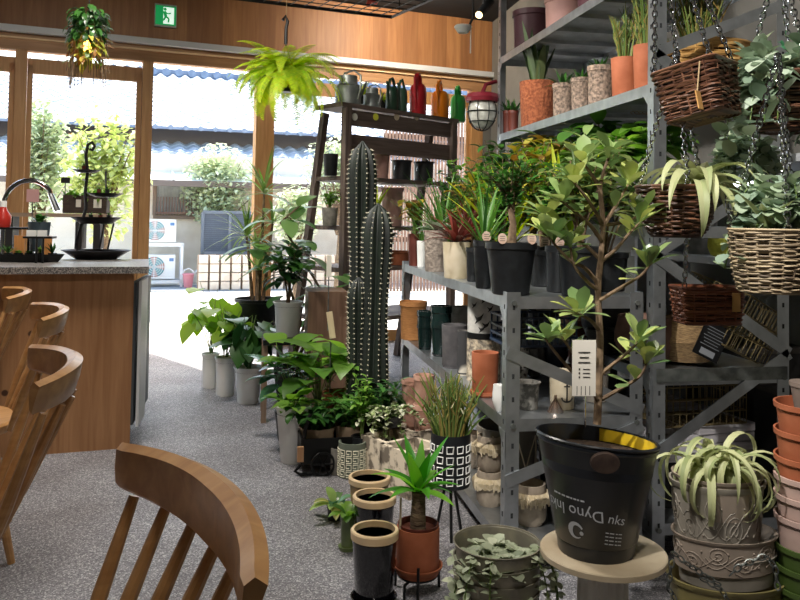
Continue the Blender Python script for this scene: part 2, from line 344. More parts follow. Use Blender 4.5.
# second white low building left
# air conditioners
ACW=mat('ac_white','e4e6e6',None,5,.5); FANB=mat('fan_teal','3f8f98',None,4,.6); FANR=mat('fan_pink','b98a80',None,4,.6)
def hpt(px,py,t): s_,z_=HF.hit(px,py,t); return s_,z_
xl=HF.hit(146,280,0)[0]; xr=HF.hit(180,280,0)[0]; W_=xr-xl
for i,(yt,yb,lab) in enumerate([(219.5,242,'white outdoor air conditioner unit on the upper rack'),(255,279,'white outdoor air conditioner unit on the lower rack')]):
    zt=HF.hit(165,yt,0)[1]; zb=HF.hit(165,yb,0)[1]; H_=zt-zb
    ac=thing('air_conditioner_unit',lab,'air conditioner',HF.w(xl+W_/2-.05,.2,zb),HF.rot,'outdoor air conditioners')
    M().box((0,0,H_/2),(W_-.06,.34,H_)).build('casing',ACW,ac,smooth=False)
    r_=H_*.44; m=M()
    m.lathe([(r_,0),(r_,.02),(r_-.02,.03)],28); ring=m
    f=M()
    for k in range(4):
        a0=k*PI/2+.4; f.add([(0,-.02,0)]+[(r_*.95*math.cos(a0+q*.22),-.02,r_*.95*math.sin(a0+q*.22)) for q in range(5)],[(0,i1+1,i1+2) for i1 in range(4)])
    gx=-W_*.18
    mm=M(); mm.v=[(v[0]+gx,-.175,v[2]+H_/2) for v in f.v]; mm.f=f.f; mm.build('fan_blade',FANB,ac,smooth=False)
    m=M(); m.v=[]; k=28; m.add([(gx,-.172,H_/2)]+[(gx+r_*math.cos(2*PI*q/k),-.172,H_/2+r_*math.sin(2*PI*q/k)) for q in range(k)],[(0,1+q,1+(q+1)%k) for q in range(k)]); m.build('fan_recess',FANR,ac,smooth=False)
    m=M()
    for q in range(5): m.tube([(gx+r_*math.cos(t)*(q+1)/5,-.19,H_/2+r_*math.sin(t)*(q+1)/5) for t in [2*PI*j/20 for j in range(20)]],.006,4,True)
    m.box((gx,-.19,H_/2),(2*r_,.01,.012)); m.box((gx,-.19,H_/2),(.012,.01,2*r_)); m.build('fan_grille',ACW,ac)
    M().box((W_*.33,-.172,H_*.8),(W_*.13,.006,.05)).build('badge',mat('badge_blue','5a7fb0',None,5,.5),ac,smooth=False)
st=thing('air_conditioner_stand','white steel two level stand holding the air conditioner units','stand',HF.w(xl+W_/2,.2,0),HF.rot)
m=M(); zu=HF.hit(165,243,0)[1]; zl=HF.hit(165,280,0)[1]
for x in (-W_/2-.04,W_/2+.02):
    for y in (-.2,.2): M().box((x,y,zu/2),(.04,.04,zu)).build('upright',ACW,st,smooth=False)
for z in (zu-.03,zl-.03):
    for y in (-.2,.2): M().box((0,y,z),(W_+.1,.04,.05)).build('rail',ACW,st,smooth=False)
# pink bucket
bp=G(188,287.5,0); bk=thing('bucket','pink plastic bucket outside beside the air conditioners','bucket',bp)
s_=dep(bp)/800
M().lathe([(s_*4,0),(s_*5.5,s_*13),(s_*6,s_*13),(s_*5.6,s_*14),(s_*5,s_*13),(s_*3.8,.02)],20).build('body',mat('pink_plastic','d98a94',None,5,.5),bk)
M().tube([(-s_*5.5,0,s_*13),(-s_*4,0,s_*17),(0,0,s_*19),(s_*4,0,s_*17),(s_*5.5,0,s_*13)],.012,5).build('handle',mat('pale_handle','d5d5d5',None,5,.5),bk)
m=M(); m.tube([(0,0,0),(s_*4,0,s_*4),(s_*14,0,s_*8)],.03,6); g=m.build('watering_can_spout' if 0 else 'hose',mat('hose_grey','c5c8c8',None,5,.5)); g.location=bp+V((.1,.1,s_*14)); tag(g,'pale grey pipe leaning out above the pink bucket','pipe')
# mesh screen and block fence
f0,zt=HF.hit(203,212,.2); f1,zb=HF.hit(256,253,.2); 
sc=thing('mesh_screen','grey wire mesh screen standing behind the block fence outside','screen',HF.w((f0+f1)/2,.2,0),HF.rot)
wd=f1-f0; m=M()
for x in (-wd/2,wd/2,0): m.box((x,0,zt/2),(.05,.05,zt))
m.box((0,0,zt),(wd,.05,.05)); m.box((0,0,zb),(wd,.05,.05)); m.build('frame',mat('screen_grey','6d7580',None,5,.6),sc,smooth=False)
m=M()
for i in range(48): m.box((-wd/2+wd*i/48,0,(zt+zb)/2),(.012,.006,zt-zb))
for i in range(20): m.box((0,.004,zb+(zt-zb)*i/20),(wd,.006,.012))
m.build('wire_mesh',mat('mesh_grey','5f6875',None,5,.6),sc,smooth=False)
M().box((0,.06,(zt+zb)/2),(wd,.02,zt-zb)).build('backing_sheet',mat('screen_sheet','7d8794','8b95a2',9,.8),sc,smooth=False)
f0,zt=HF.hit(198,255,-.6); f1,_=HF.hit(345,255,-.6)
bf=thing('block_fence','pale pierced block fence of small upright blocks across the lane','fence',HF.w((f0+f1)/2,-.6,0),HF.rot)
wd=f1-f0; m=M(); nc=int(wd/.16)
for r_ in range(4):
    for i in range(nc): m.box((-wd/2+(i+.5)*wd/nc,0,zt*(r_+.5)/4),(wd/nc*.8,.12,zt/4*.9))
m.build('blocks',mat('block_beige','d0bfae','e0d2c2',6,.85),bf,smooth=False)
M().box((0,.07,zt/2),(wd,.06,zt*.99)).build('mortar_backing',mat('mortar_brown','9a8676',None,6,.9),bf,smooth=False)
# trees outside
def tree(name,label,px,py,t,rpx,rpy,lm,nl,lsz=.12,trunk=True,seed=1):
    random.seed(seed); s_,z_=HF.hit(px,py,t); c=HF.w(s_,t,z_); d=dep(c)/800; rx=rpx*d; rz=rpy*d
    T=thing(name,label,'tree',(c.x,c.y,0)); m=M(); b=M()
    b.tube([(0,0,0),(.05,0,z_*.5),(0,.03,z_)],[.04,.03,.02],6)
    for k in range(14):
        a=U(0,2*PI); e=V((math.cos(a)*rx*U(.5,.9),math.sin(a)*rx*.5,z_+U(-.8,.8)*rz)); b.tube(bez((0,0,z_*.45),(e.x*.4,e.y*.4,e.z*.8),e,5),[.016,.014,.012,.009,.006,.004],4)
    for k in range(nl):
        v=V((random.gauss(0,.42),random.gauss(0,.42),random.gauss(0,.42)))
        if v.length>1: v.normalize()
        p=V((v.x*rx,v.y*rx*.6,z_+v.z*rz)); m.leaf(p,dirv(U(0,2*PI),U(-.8,.6)),lsz*U(.7,1.3),lsz*.55,'oval',.5,.2,3)
    b.build('trunk',BARK,T); m.build('foliage',lm,T)
tree('tree','pale grey-green tree behind the left window beside the window post',40,160,-2.5,30,62,LO,2600,.1,seed=3)
tree('maple_tree','yellow-green maple seen through the window above the counter',104,172,-3.0,42,66,LOY,1500,.12,seed=4)
tree('garden_shrub','pale leafy bush outside above the mesh screen',218,186,.55,36,42,LO,3000,.1,seed=5)
tree('garden_tree','green bush outside behind the wooden ladder shelf',338,168,-1.0,34,36,LO,1500,.1,seed=6)
tree('bamboo_bush','bright green bush outside low behind the ladder shelf legs',296,215,-2.6,24,30,LO,1200,.1,seed=8)
# slatted fence behind ladder shelf
f0,zt=HF.hit(385,118,-1.3); f1,_=HF.hit(470,118,-1.3); f=thing('slat_fence','brown slatted timber fence outside behind the ladder shelf','fence',HF.w((f0+f1)/2,-1.3,0),HF.rot)
m=M(); wd=f1-f0
for i in range(26): m.box((-wd/2+(i+.5)*wd/26,0,zt/2),(wd/26*.6,.03,zt))
m.build('slats',mat('slat_brown','8a6a58','a5816a',7,.7),f,smooth=False)
for z in (zt*.3,zt*.9): M().box((0,.04,z),(wd,.04,.08)).build('rail',mat('slat_rail','6f5546',None,7,.7),f,smooth=False)
# ================================================================ lights & world
wld=bpy.data.worlds.new('world'); S.world=wld; wld.use_nodes=True; nt=wld.node_tree
sky=nt.nodes.new('ShaderNodeTexSky'); sky.sky_type='NISHITA'; sky.sun_disc=False; sky.sun_elevation=math.radians(55); sky.sun_rotation=math.radians(20); sky.air_density=1.5; sky.dust_density=3
bg=nt.nodes['Background']; bg.inputs[1].default_value=.58; nt.links.new(sky.outputs[0],bg.inputs[0])
def lamp(name,kind,loc,energy,color=(1,1,1),size=1,rot=None,tgt=None,**k):
    l=bpy.data.lights.new(name,kind); l.energy=energy; l.color=color
    if kind=='AREA': l.size=size
    elif kind=='SUN': l.angle=math.radians(size)
    else: l.shadow_soft_size=size
    for a,b in k.items(): setattr(l,a,b)
    o=bpy.data.objects.new(name,l); COL.objects.link(o); o.location=loc
    if tgt is not None: o.rotation_euler=(V(tgt)-V(loc)).to_track_quat('-Z','Y').to_euler()
    return o
lamp('sun','SUN',(0,0,10),10.5,(1,.95,.86),.6,tgt=V((0,0,10))+V((.25,-.42,-1)))
# ================================================================ counter
TOP=.895
FRc=G(129.5,448); u=V((-math.cos(math.radians(9)),-math.sin(math.radians(9)),0)); bk_=V((-.09,.62,0))
FLc=FRc+u*2.3; BR=FRc+bk_; BL=FLc+bk_
cn=thing('counter','long pine board counter with a grey speckled top by the left windows','counter',FRc)
def lp(*ps): return [V(p)-FRc for p in ps]
cb=M().prism(lp(FLc,FRc,BR,BL),.0,TOP-.033).build('body',woodmat('pine_board','9a6b44','b98a60','7d5436','z',2.4,.19,.55,True),cn,smooth=False)
STN=mat('speckled_stone','4c4a4a','a8a29c',160,.35,det=2,lo=.42,hi=.62)
M().prism(lp(FLc-V((0,.05,0)),FRc+V((.075,-.045,0)),BR+V((.075,.05,0)),BL+V((0,.05,0))),TOP-.033,TOP).build('worktop',STN,cn,smooth=False)
M().box((-.005,.3,.46),(.03,.58,.7)).build('end_panel',mat('panel_blue_grey','4a5158',None,5,.5),cn,smooth=False)
M().box((.03,.13,.46),(.014,.24,.72)).build('side_plate',mat('plate_white','d5d8da',None,5,.4),cn,smooth=False)
def onc(px,py=261): 
    g=G(px,py,TOP); return g,dep(g)/800
# faucet
p,s=onc(2,259); fa=thing('faucet','chrome gooseneck faucet arching over the counter on the left','faucet',p)
r=s*24
pts=[(0,0,0),(0,0,s*50)]+[(r-r*math.cos(t),0,s*54+r*1.05*math.sin(t)) for t in [PI*i/14 for i in range(12)]]
pts+=[(r*1.86,0,s*62),(r*2.1,0,s*50)]
M().tube(pts,.013,10).build('spout',CHR,fa)
M().tube([(r*1.82,0,s*66),(r*2.12,0,s*49)],[.015,.019],10).build('spray_head',CHR,fa)
M().lathe([(.03,0),(.028,.02),(.016,.03)],16).build('base',CHR,fa)
# tiered wavy stand
IRON=mat('wavy_iron','2c2a2b','3d3a3a',20,.5,.6)
p,s=onc(96,259); st=thing('tiered_tray_stand','black iron three tier tray stand with a wavy stem and curled top','stand',p)
def tray(m,cx,z,r,h): m.lathe([(r*.55,0),(r*.6,.001),(r*.92,h*.8),(r*1.02,h),(r*.98,h),(r*.86,h*.75),(r*.5,h*.25),(.0,h*.2)],36,(cx,0,z),1,.8,fn=lambda a,t:1+.015*math.sin(18*a)*t)
m=M(); tray(m,0,0,s*33,s*9); m.build('bottom_tray',IRON,st); m=M(); tray(m,s*-1,s*35,s*25,s*7); m.build('middle_tray',IRON,st)
m=M(); tray(m,s*7,s*62,s*18,s*4); m.build('upper_tray',IRON,st); m=M(); tray(m,s*-11,s*86,s*14,s*3); m.build('top_tray',IRON,st)
z0=s*4
m=M(); m.tube([(s*-17,0,z0),(s*-18,0,s*18),(s*-15,0,s*34),(s*-11,0,s*50),(s*-12,0,s*68),(s*-10.5,0,s*86),(s*-12.5,0,s*104),(s*-11,0,s*114),(s*-7,0,s*117),(s*-4.5,0,s*113),(s*-6.5,0,s*109),(s*-9,0,s*110)],.009,8); m.build('stem',IRON,st)
for a,b in (((s*3,0,s*10),(s*7,0,s*36)),((s*-20,0,s*10),(s*-19,0,s*36)),((s*11,0,s*10),(s*16,0,s*36)),((s*8,0,s*62),(s*7,0,s*88))): M().tube([a,b],.0055,5).build('rod',IRON,st)
random.seed(11)
for i,(dx,dz,lab) in enumerate([(-6,40,'left of three on the middle tray'),(3,40,'centre one of three on the middle tray'),(11,40,'right of three on the middle tray'),(1,66,'left of two on the upper tray'),(9,66,'right of two on the upper tray'),(-14,89,'on the top tray')]):
    t=thing('tiny_cactus_pot','tiny potted cactus %s of the wavy stand'%lab,'plant',p+R0*0+V((dx*s,0,dz*s)),0,'tiny pots on the tiered stand')
    M().lathe([(s*1.8,0),(s*2.4,s*4),(s*2.1,s*4),(0,s*3.4)],10).build('pot',TERRAD if i%2 else BLK,t); m=M()
    for k in range(9): m.leaf((0,0,s*3),dirv(k*.7,U(.5,1.3)),s*U(3,5),s*1.4,'oval',.2,.2,3)
    m.build('foliage',LM,t)
# left display: shelf board, planter box, trays
DKW=mat('dark_box_wood','3a2d26','4a3a30',12,.7,st=(1,1,6))
p,s=onc(40,250); d_=dep(p)
bs=p+FH*.30
sh=thing('display_shelf','low wooden display shelf with dark legs at the back of the counter','shelf',bs)
M().box((0,0,s*35),(s*100,.2,s*4)).build('board',woodmat('shelf_board_grey','9a8570','b39c84','80705f','x',3),sh,smooth=False)
for x in (-s*46,s*22,s*40): M().box((x,0,s*16.5),(s*7,.16,s*33)).build('leg',mat('leg_dark','262424',None,4,.6),sh,smooth=False)
pb=thing('planter_box','dark brown wooden planter box filled with ferns on the display shelf','planter',bs+V((s*27,0,s*37.3)))
m=M(); W_=s*42; H_=s*19
for y in (-.07,.07): m.box((0,y,H_/2),(W_,.012,H_))
for x in (-W_/2,W_/2): m.box((x,0,H_/2),(.012,.14,H_))
m.box((0,0,H_*.8),(W_,.13,.01)); m.build('box',DKW,pb,smooth=False)
for x in (-s*6,s*13): M().box((x,-.078,H_*.55),(s*(5 if x<0 else 8),.003,s*(8 if x<0 else 9))).build('price_card',PAPER,pb,smooth=False)
m=M()
for k in range(150): m.leaf((U(-W_/2,W_/2),U(-.05,.05),H_*.8),dirv(U(0,6.3),U(.1,1.4)),U(.05,.13),.022,'oval',1.2,.2,4)
m.build('foliage',LG,pb)
g=thing('hanging_card','small black card standing above the ferns of the planter box','sign',bs+V((s*5,0,s*72)))
M().box((0,0,0),(s*9,.004,s*6)).build('card',mat('card_black','1b1b1b',None,5,.7),g,smooth=False); M().tube([(0,0,-s*3),(0,0,-s*16)],.003,4).build('stake',BLKM,g)
g=thing('pink_card','pale pink price card standing between the faucet and the planter box','sign',p+V((s*-12,.1,s*54.5))); M().box((0,0,0),(s*12,.004,s*13)).build('card',mat('card_pink','d9a9a6',None,5,.7),g,smooth=False); M().tube([(0,0,-s*6),(0,0,-s*54.4)],.003,4).build('stake',BLKM,g)
q,s=onc(2,259)
b2=thing('sauce_bottle','red glossy bottle with pale cap at the far left of the counter','bottle',q+V((s*2,-.05,s*32)))
M().lathe([(s*7,0),(s*8,s*4),(s*8,s*11),(s*4,s*17),(s*3,s*21)],18).build('body',mat('bottle_red','b03028',None,5,.25),b2); M().lathe([(s*3.4,s*20),(s*3.4,s*26),(0,s*26)],14).build('cap',WHT,b2)
rs=thing('riser_tray','small black raised tray under the red bottle','tray',q+V((s*10,-.03,0)))
M().box((0,0,s*31),(s*44,.12,s*2)).build('top',BLKM,rs,smooth=False)
for x in (-s*18,s*18): M().box((x,0,s*15),(.012,.1,s*30)).build('leg',BLKM,rs,smooth=False)
q,s=onc(30,262)
tr=thing('oval_tray','long oval black tray of little cactus pots on the counter','tray',q+V((-s*4,.02,0)))
M().lathe([(s*30,0),(s*36,s*8),(s*34,s*8),(s*29,s*2),(0,s*2)],40,sy=.4).build('body',BLKM,tr)
for i,x in enumerate((-28,-18,-8,2,12,24)):
    t=thing('cactus_pot','small potted cactus on the long black tray, %s from its left end'%['first','second','third','fourth','fifth','sixth'][i],'plant',q+V(((x-4)*s,.02,s*2)),0,'cactus pots on the oval tray')
    h=[14,16,10,9,9,16][i]
    M().lathe([(s*3.4,0),(s*4.4,s*7),(s*4,s*7),(0,s*6)],14).build('pot',BLK,t); m=M()
    if i in (1,5,4):
        for k in range(16): m.leaf((0,0,s*6),dirv(U(0,6.3),U(.6,1.5)),s*U(6,h),s*2,'oval',.4,.2,4)
    else:
        m.lathe([(s*2,s*6),(s*3,s*9),(s*2.6,s*h*.8),(0,s*h)],14,fn=lambda a,t:1+.12*math.cos(9*a))
    m.build('foliage',LD if i%2 else LG,t)
ms=thing('mini_table','tiny black metal table riser holding pale boxes on the counter','stand',q+V((s*11,-.05,0)))
M().box((0,0,s*25),(s*27,.1,s*2)).build('top',BLKM,ms,smooth=False)
for x in (-1,1): M().tube([(x*s*3+s*2,-.04,0),(x*s*3+s*2,-.04,s*25)],.006,5).build('leg',BLKM,ms)
for i,x in enumerate((-8,2)):
    o=M().box((0,0,s*3),(s*8,.03,s*6)).build('small_box',WHT); o.location=ms.location+V((x*s,0,s*26)); tag(o,['pale small box on the left of the tiny black table riser','pale small box on the right of the tiny black table riser'][i],'box','pale boxes on the mini table')
t=thing('potted_plant','leafy plant in a dark grey cup behind the small cactus pots','plant',q+V((s*3,.1,s*10)))
M().lathe([(s*8,0),(s*11,s*30),(s*10,s*30),(0,s*27)],18).build('pot',mat('dark_cup','36424a',None,5,.5),t); m=M()
for k in range(40): m.leaf((0,0,s*28),dirv(U(0,6.3),U(.1,1.4)),s*U(8,16),s*6,'oval',1.2,.2,4)
m.build('foliage',LD,t)
for i,(x,z) in enumerate(((-12,8),(14,8))):
    o=M().box((0,0,s*12),(s*10,.01,s*24)).build('wooden_card',woodmat('card_wood','b5793f','c98d52','9a6a3a','z')); o.location=q+V((x*s-s*2,.07,s*2)); tag(o,['orange brown wooden card behind the small cacti, nearer the faucet','orange brown wooden card beside the dark cup plant'][i],'card','wooden cards on the counter')
# ================================================================ chairs
CHW=woodmat('chair_oak','a87a4c','c89a66','8a6038','x',2,0,.3)
def chair(label,mid,ang,group='wooden spindle back chairs',R=.42,ha=40):
    ha=math.radians(ha); a=math.radians(ang); nrm=V((math.cos(a),math.sin(a),0))
    c=V((mid[0],mid[1],0))-nrm*(R*math.cos(ha))
    T=thing('dining_chair',label,'chair',c,a,group)
    sh0=R-.42
    # local: +x is the back; crest arc centred on origin
    m=M(); n=28; vs=[]
    for i in range(n+1):
        t=-ha+2*ha*i/n; e=abs(i/n-.5)*2; hh_=.085-.02*e**2; th=.026+.008*(1-e); zt=.818-.012*e*e; zb=zt-hh_; rd=R+.0
        if i in (0,n): th*=.8; hh_*=.85
        pf=[(rd-th*.9,zb+.008),(rd-th,zb+.03),(rd-th*.9,zt-.008),(rd-th*.4,zt),(rd+.004,zt-.008),(rd-.002,zb+.04),(rd-.012,zb+.006),(rd-th*.6,zb)]
        vs+=[(r_*math.cos(t),r_*math.sin(t),z) for r_,z in pf]
    k=8; fs=[(i*k+j,i*k+(j+1)%k,(i+1)*k+(j+1)%k,(i+1)*k+j) for i in range(n) for j in range(k)]+[tuple(range(k)),tuple(range(n*k,n*k+k))[::-1]]
    m.add(vs,fs).build('crest_rail',CHW,T)
    for i in range(7):
        t=-ha*.86+2*ha*.86*i/6
        p1=V(((R-.014)*math.cos(t),(R-.014)*math.sin(t),.735)); p0=V((.20+.05*math.cos(t*1.3)+sh0,.20*math.sin(t)/math.sin(ha*.86)*.93,.43))
        M().tube([p0,p0.lerp(p1,.35),p0.lerp(p1,.7),p1],[.0085,.0135,.011,.008],10).build('spindle',CHW,T)
    m=M(); k=32; vs=[];
    pl=[(.98,-.02),(1.0,-.008),(1,.006),(.97,.014),(.5,.004),(0,.002)]
    for (q,z) in pl:
        for i in range(k):
            t=2*PI*i/k; e=.24*(abs(math.cos(t))**.75)*(1 if math.cos(t)>0 else -1); f=.225*(abs(math.sin(t))**.75)*(1 if math.sin(t)>0 else -1)
            vs.append((e*q+.02+sh0,f*q*(1-.08*math.cos(t)),.43+z))
    fs=[(j*k+i,j*k+(i+1)%k,(j+1)*k+(i+1)%k,(j+1)*k+i) for j in range(len(pl)-1) for i in range(k)]+[tuple(range(k))[::-1]]
    m.add(vs,fs).build('seat',CHW,T)
    for sx,sy in ((1,1),(1,-1),(-1,1),(-1,-1)):
        M().tube([(sx*.15+.02+sh0,sy*.14,.42),(sx*.19+.02+sh0,sy*.17,.22),(sx*.235+.02+sh0,sy*.2,0)],[.015,.018,.012],10).build('leg',CHW,T)
    for sy in (1,-1): M().tube([(-.19+sh0,sy*.175,.19),(0.02+sh0,sy*.175,.19),(.23+sh0,sy*.175,.19)],[.008,.012,.008],8).build('stretcher',CHW,T)
    M().tube([(.02+sh0,-.175,.19),(.02+sh0,.175,.19)],.009,8).build('stretcher',CHW,T)
    return T
chair('nearest wooden spindle chair, its crest rail filling the bottom left foreground',(-.084,1.035),22,R=.6,ha=26.5)
chair('wooden spindle chair by the counter, the second nearest, its whole crest rail in view',(-.495,2.0),15)
chair('wooden spindle chair overlapping the counter panel, third in the row from the foreground',(-.755,3.06),17)
chair('wooden spindle chair at the far left, the farthest of the row along the counter',(-1.06,3.76),17)
# ================================================================ lamp plant, sign, fern, ceiling things
random.seed(21)
p=D(88,47,4.25); s=4.25/800*1.22
t=thing('pendant_lamp','glowing pendant bulb wrapped in a hanging clump of leaves above the counter','lamp',p)
M().ball((0,0,0),s*4.2,14,sz=1.3).build('bulb',emis('bulb_glow','ffb04a',9),t)
M().tube([(0,0,s*6),(0,0,3.13-p.z)],.003,5).build('cord',BLKM,t)
m=M()
for k in range(230):
    a=U(0,6.3); el=U(-.1,1.3); q=V((math.cos(a)*s*U(5,11),math.sin(a)*s*U(5,11),s*U(6,32)*(1))); m.leaf(q,dirv(a,U(-.8,.6)),s*U(6,15),s*4,'oval',1.4,.2,4)
m.build('foliage',LD,t); m=M()
for k in range(90):
    a=U(0,6.3); q=V((math.cos(a)*s*U(6,13),math.sin(a)*s*U(6,13),s*U(-14,10))); m.leaf(q,dirv(a,U(-1.3,.2)),s*U(6,12),s*4,'oval',.8,.2,4)
m.build('yellow_foliage',LC,t); m=M()
for k in range(26):
    a=U(0,6.3); x,y=math.cos(a)*s*U(6,14),math.sin(a)*s*10; m.tube([(x,y,s*8),(x*1.2,y,-s*U(10,20)),(x*1.25,y,-s*U(20,36))],.0022,4)
m.build('trailing_stems',BARK,t)
# exit sign
sx_,sz_=WF.hit(165.5,16,-.02); ex=thing('exit_sign','green and white running man emergency exit sign on the wood panel wall','sign',WF.w(sx_,-.03,sz_),WF.rot)
a0=WF.hit(155,16,-.02)[0]; a1=WF.hit(175.5,16,-.02)[0]; W_=a1-a0; H_=W_*1.08
M().box((0,.01,0),(W_+.012,.03,H_+.012)).build('case',mat('sign_case','b9c0b8',None,5,.5),ex,smooth=False)
GREEN=emis('exit_green','0f9a52',.5); WH=emis('exit_white','e8fff0',.7)
M().box((0,-.008,0),(W_,.004,H_*.9)).build('green_face',GREEN,ex,smooth=False)
M().box((W_*.14,-.011,0),(W_*.52,.003,H_*.78)).build('doorway',WH,ex,smooth=False)
m=M(); u_=W_/20
def seg(a,b,w): m.bar((a[0]*u_,-.014,a[1]*u_),(b[0]*u_,-.014,b[1]*u_),.003,w*u_,up=(0,1,0))
def sg(a,b,w):
    A_=V((a[0]*u_,-.0145,a[1]*u_)); B_=V((b[0]*u_,-.0145,b[1]*u_)); d=(B_-A_); n_=V((-d.z,0,d.x)).normalized()*w*u_/2
    m.add([A_-n_,B_-n_,B_+n_,A_+n_],[(0,1,2,3)])
sg((-1.5,4),(0,-1),3); sg((-1.5,3.6),(-5,1.5),1.3); sg((-5,1.5),(-6,-1),1.3); sg((-1,3.4),(2.5,1.6),1.3); sg((2.5,1.6),(5,3),1.3)
sg((0,-1),(3,-3.2),1.8); sg((3,-3.2),(2.5,-7),1.6); sg((0,-1),(-2,-5),1.8); sg((-2,-5),(-7,-6.5),1.6)
m.add([(-.8*u_+1.6*u_*math.cos(q*PI/6),-.0145,6.2*u_+1.6*u_*math.sin(q*PI/6)) for q in range(12)],[tuple(range(12))])
m.build('running_figure',GREEN,ex,smooth=False)
# fern
def fern_frond(m,p0,az,L,droop,el,w,npin=24):
    pts=[];p=V(p0);d=dirv(az,el);side=V((-math.sin(az),math.cos(az),0)); rot=Matrix.Rotation(droop/npin,3,d.cross(V((0,0,1))).normalized()); rot.invert()
    st=L/npin
    for i in range(npin+1):
        pts.append((p.copy(),d.copy())); p=p+d*st; d=rot@d
    m.tube([q for q,_ in pts],[.003*(1-i/(npin+1))+.0008 for i in range(npin+1)],4)
    for i,(q,dd) in enumerate(pts[2:]):
        t=(i+2)/npin; ww=w*math.sin(PI*min(.12+t*.88,1))**.6
        for sg_ in(-1,1):
            e=(side*sg_+dd*.45+V((0,0,-.25))).normalized(); n_=dd*(st*.3)
            a=q-n_;b=q+n_; m.add([a,b,b+e*ww*.8-n_*.2,q+e*ww,a+e*ww*.75],[(0,1,2,3,4)])
def fern(name,label,loc,R,nf,mt,potr,group=None,chainz=None,hang=1.6,seed=5):
    random.seed(seed); T=thing(name,label,'plant',loc,0,group)
    M().lathe([(potr*.7,-potr*1.3),(potr,0),(potr*.93,0),(potr*.85,-.01),(0,-.02)],20).build('pot',BLK,T)
    m=M()
    for k in range(nf):
        az=2*PI*k/nf+U(-.3,.3); L_=R*U(.6,1.25); fern_frond(m,(0.3*potr*math.cos(az),.3*potr*math.sin(az),0),az,L_,U(hang-.4,hang+.6)*-1 if 0 else U(hang-.4,hang+.7),U(.1,1.5),R*.13,30)
    m.build('foliage',mt,T,smooth=False); return T
LF=leafmat('leaf_fern_bright',['b6cf3a','cfe04a','9cc035','d6d23a'],.45,.5)
p=D(285,82,5.45); s=5.45/800
f=fern('hanging_fern','large bright yellow-green fern hanging from a black hook by the windows',p+V((0,0,s*4)),s*60,130,LF,s*11,hang=2.0)
m=M()
for k in range(3): a=k*2.1; m.tube([(math.cos(a)*s*11,math.sin(a)*s*11,0),(0,0,s*34)],.003,4)
m.build('hanger_wires',BLKM,f)
M().tube([(0,0,s*34),(0,0,s*50),(s*1.5,0,s*57),(-s*1,0,s*62),(-s*3.5,0,s*58)],.012,7).build('hook',BLKM,f)
M().tube([(0,0,s*60),(0,0,3.13-p.z)],.003,4).build('cord',mat('string_tan','a58e6a',None,5,.8),f)
# ceiling wire grid
gz=2.72
g1=thing('ceiling_wire_grid','black wire mesh grid hung below the ceiling','grid',(0,0,gz))
Pa=G(262,0,gz); Pb=G(392,17,gz); Pc=G(428,1,gz)
ux=(Pb-G(258,1,gz)).normalized(); lenx=(Pb-Pa).length+1.2; uy=(Pc-Pb).normalized(); leny=2.6
m=M(); n1=22
for i in range(n1+1): q=Pb-ux*lenx*i/n1; q=V((q.x,q.y,0)); m.tube([q,q+uy*leny],.004 if i else .012,4)
for i in range(20): q=Pb+uy*leny*i/20; q=V((q.x,q.y,0)); m.tube([q,q-ux*lenx],.004 if i else .014,4)
q=V((Pb.x,Pb.y,.0)); m.build('wire_mesh',BLKM,g1)
for a_,b_ in ((0.02,.2),(.6,.3),(.05,1.4)):
    q=V((Pb.x,Pb.y,0))-ux*lenx*a_+uy*b_; M().tube([q,q+V((0,0,3.13-gz))],.005,5).build('hanger_rod',BLKM,g1)
# things lying on the grid
random.seed(4)
q=G(368,6,gz+.03); o=M().tube([(0,0,0),(.02,-.02,.04),(.06,-.03,.02),(.08,0,.05)],[.02,.03,.015,.005],6).build('red_ornament',mat('ornament_red','a83a2a',None,5,.6)); o.location=q; tag(o,'small red ornament lying on the ceiling wire grid','ornament')
# track spotlight and sensor
p=D(484,9,3.9); s=3.9/800
t=thing('track_spotlight','black cylinder track spotlight aimed down beside the shelving','spotlight',p)
d=V((-s*8,-.05,-s*9)); M().tube([-d*1.2,d],s*4.6,18).build('body',BLKM,t); M().tube([d*.98,d*1.02],s*3.6,16).build('lens',emis('lens_glow','ffe0a0',4),t)
M().tube([(0,0,0),(0,0,3.13-p.z)],.008,6).build('stem',BLKM,t)
p=D(463,29,5.2); s=5.2/800; t=thing('ceiling_sensor','white round sensor hanging from a black rod near the wood panel','sensor',p)
M().lathe([(0,-s*5),(s*5,-s*4),(s*8,0),(s*9,s*2),(s*8,s*3.5),(0,s*4)],24).build('dome',WHT,t); M().tube([(s*6,0,s*3),(s*10,0,s*12),(s*10,0,3.13-p.z)],.008,5).build('rod',BLKM,t); M().tube([(s*8,0,0),(s*8,0,-s*24)],.004,4).build('cord',WHT,t)
# ================================================================ generic potted things
def potprof(rb,rt,h,style='plain'):
    t=min(.006,rt*.08)
    if style=='lip': o=[(rb*.9,0),(rb,h*.02),(rt*.93,h*.86),(rt*.95,h*.87),(rt,h*.88),(rt,h)]
    elif style=='flare': o=[(rb*.94,0),(rb,h*.03),(rt*.88,h*.9),(rt,h*.97),(rt*1.01,h)]
    elif style=='rims': o=[(rb,0),(rt*.9,h*.55),(rt*.97,h*.56),(rt*.97,h*.64),(rt*.93,h*.66),(rt*.93,h*.85),(rt,h*.87),(rt,h)]
    elif style=='round': o=[(rb*.7,0),(rb,h*.06),(rt*1.12,h*.4),(rt*1.12,h*.65),(rt,h*.95),(rt,h)]
    else: o=[(rb*.95,0),(rb,h*.03),(rt,h*.97),(rt,h)]
    return o+[(rt-t*1.5,h),(rt-t*2,h*.94),(max(rb*.8,.002),h*.5),(0,h*.45)]
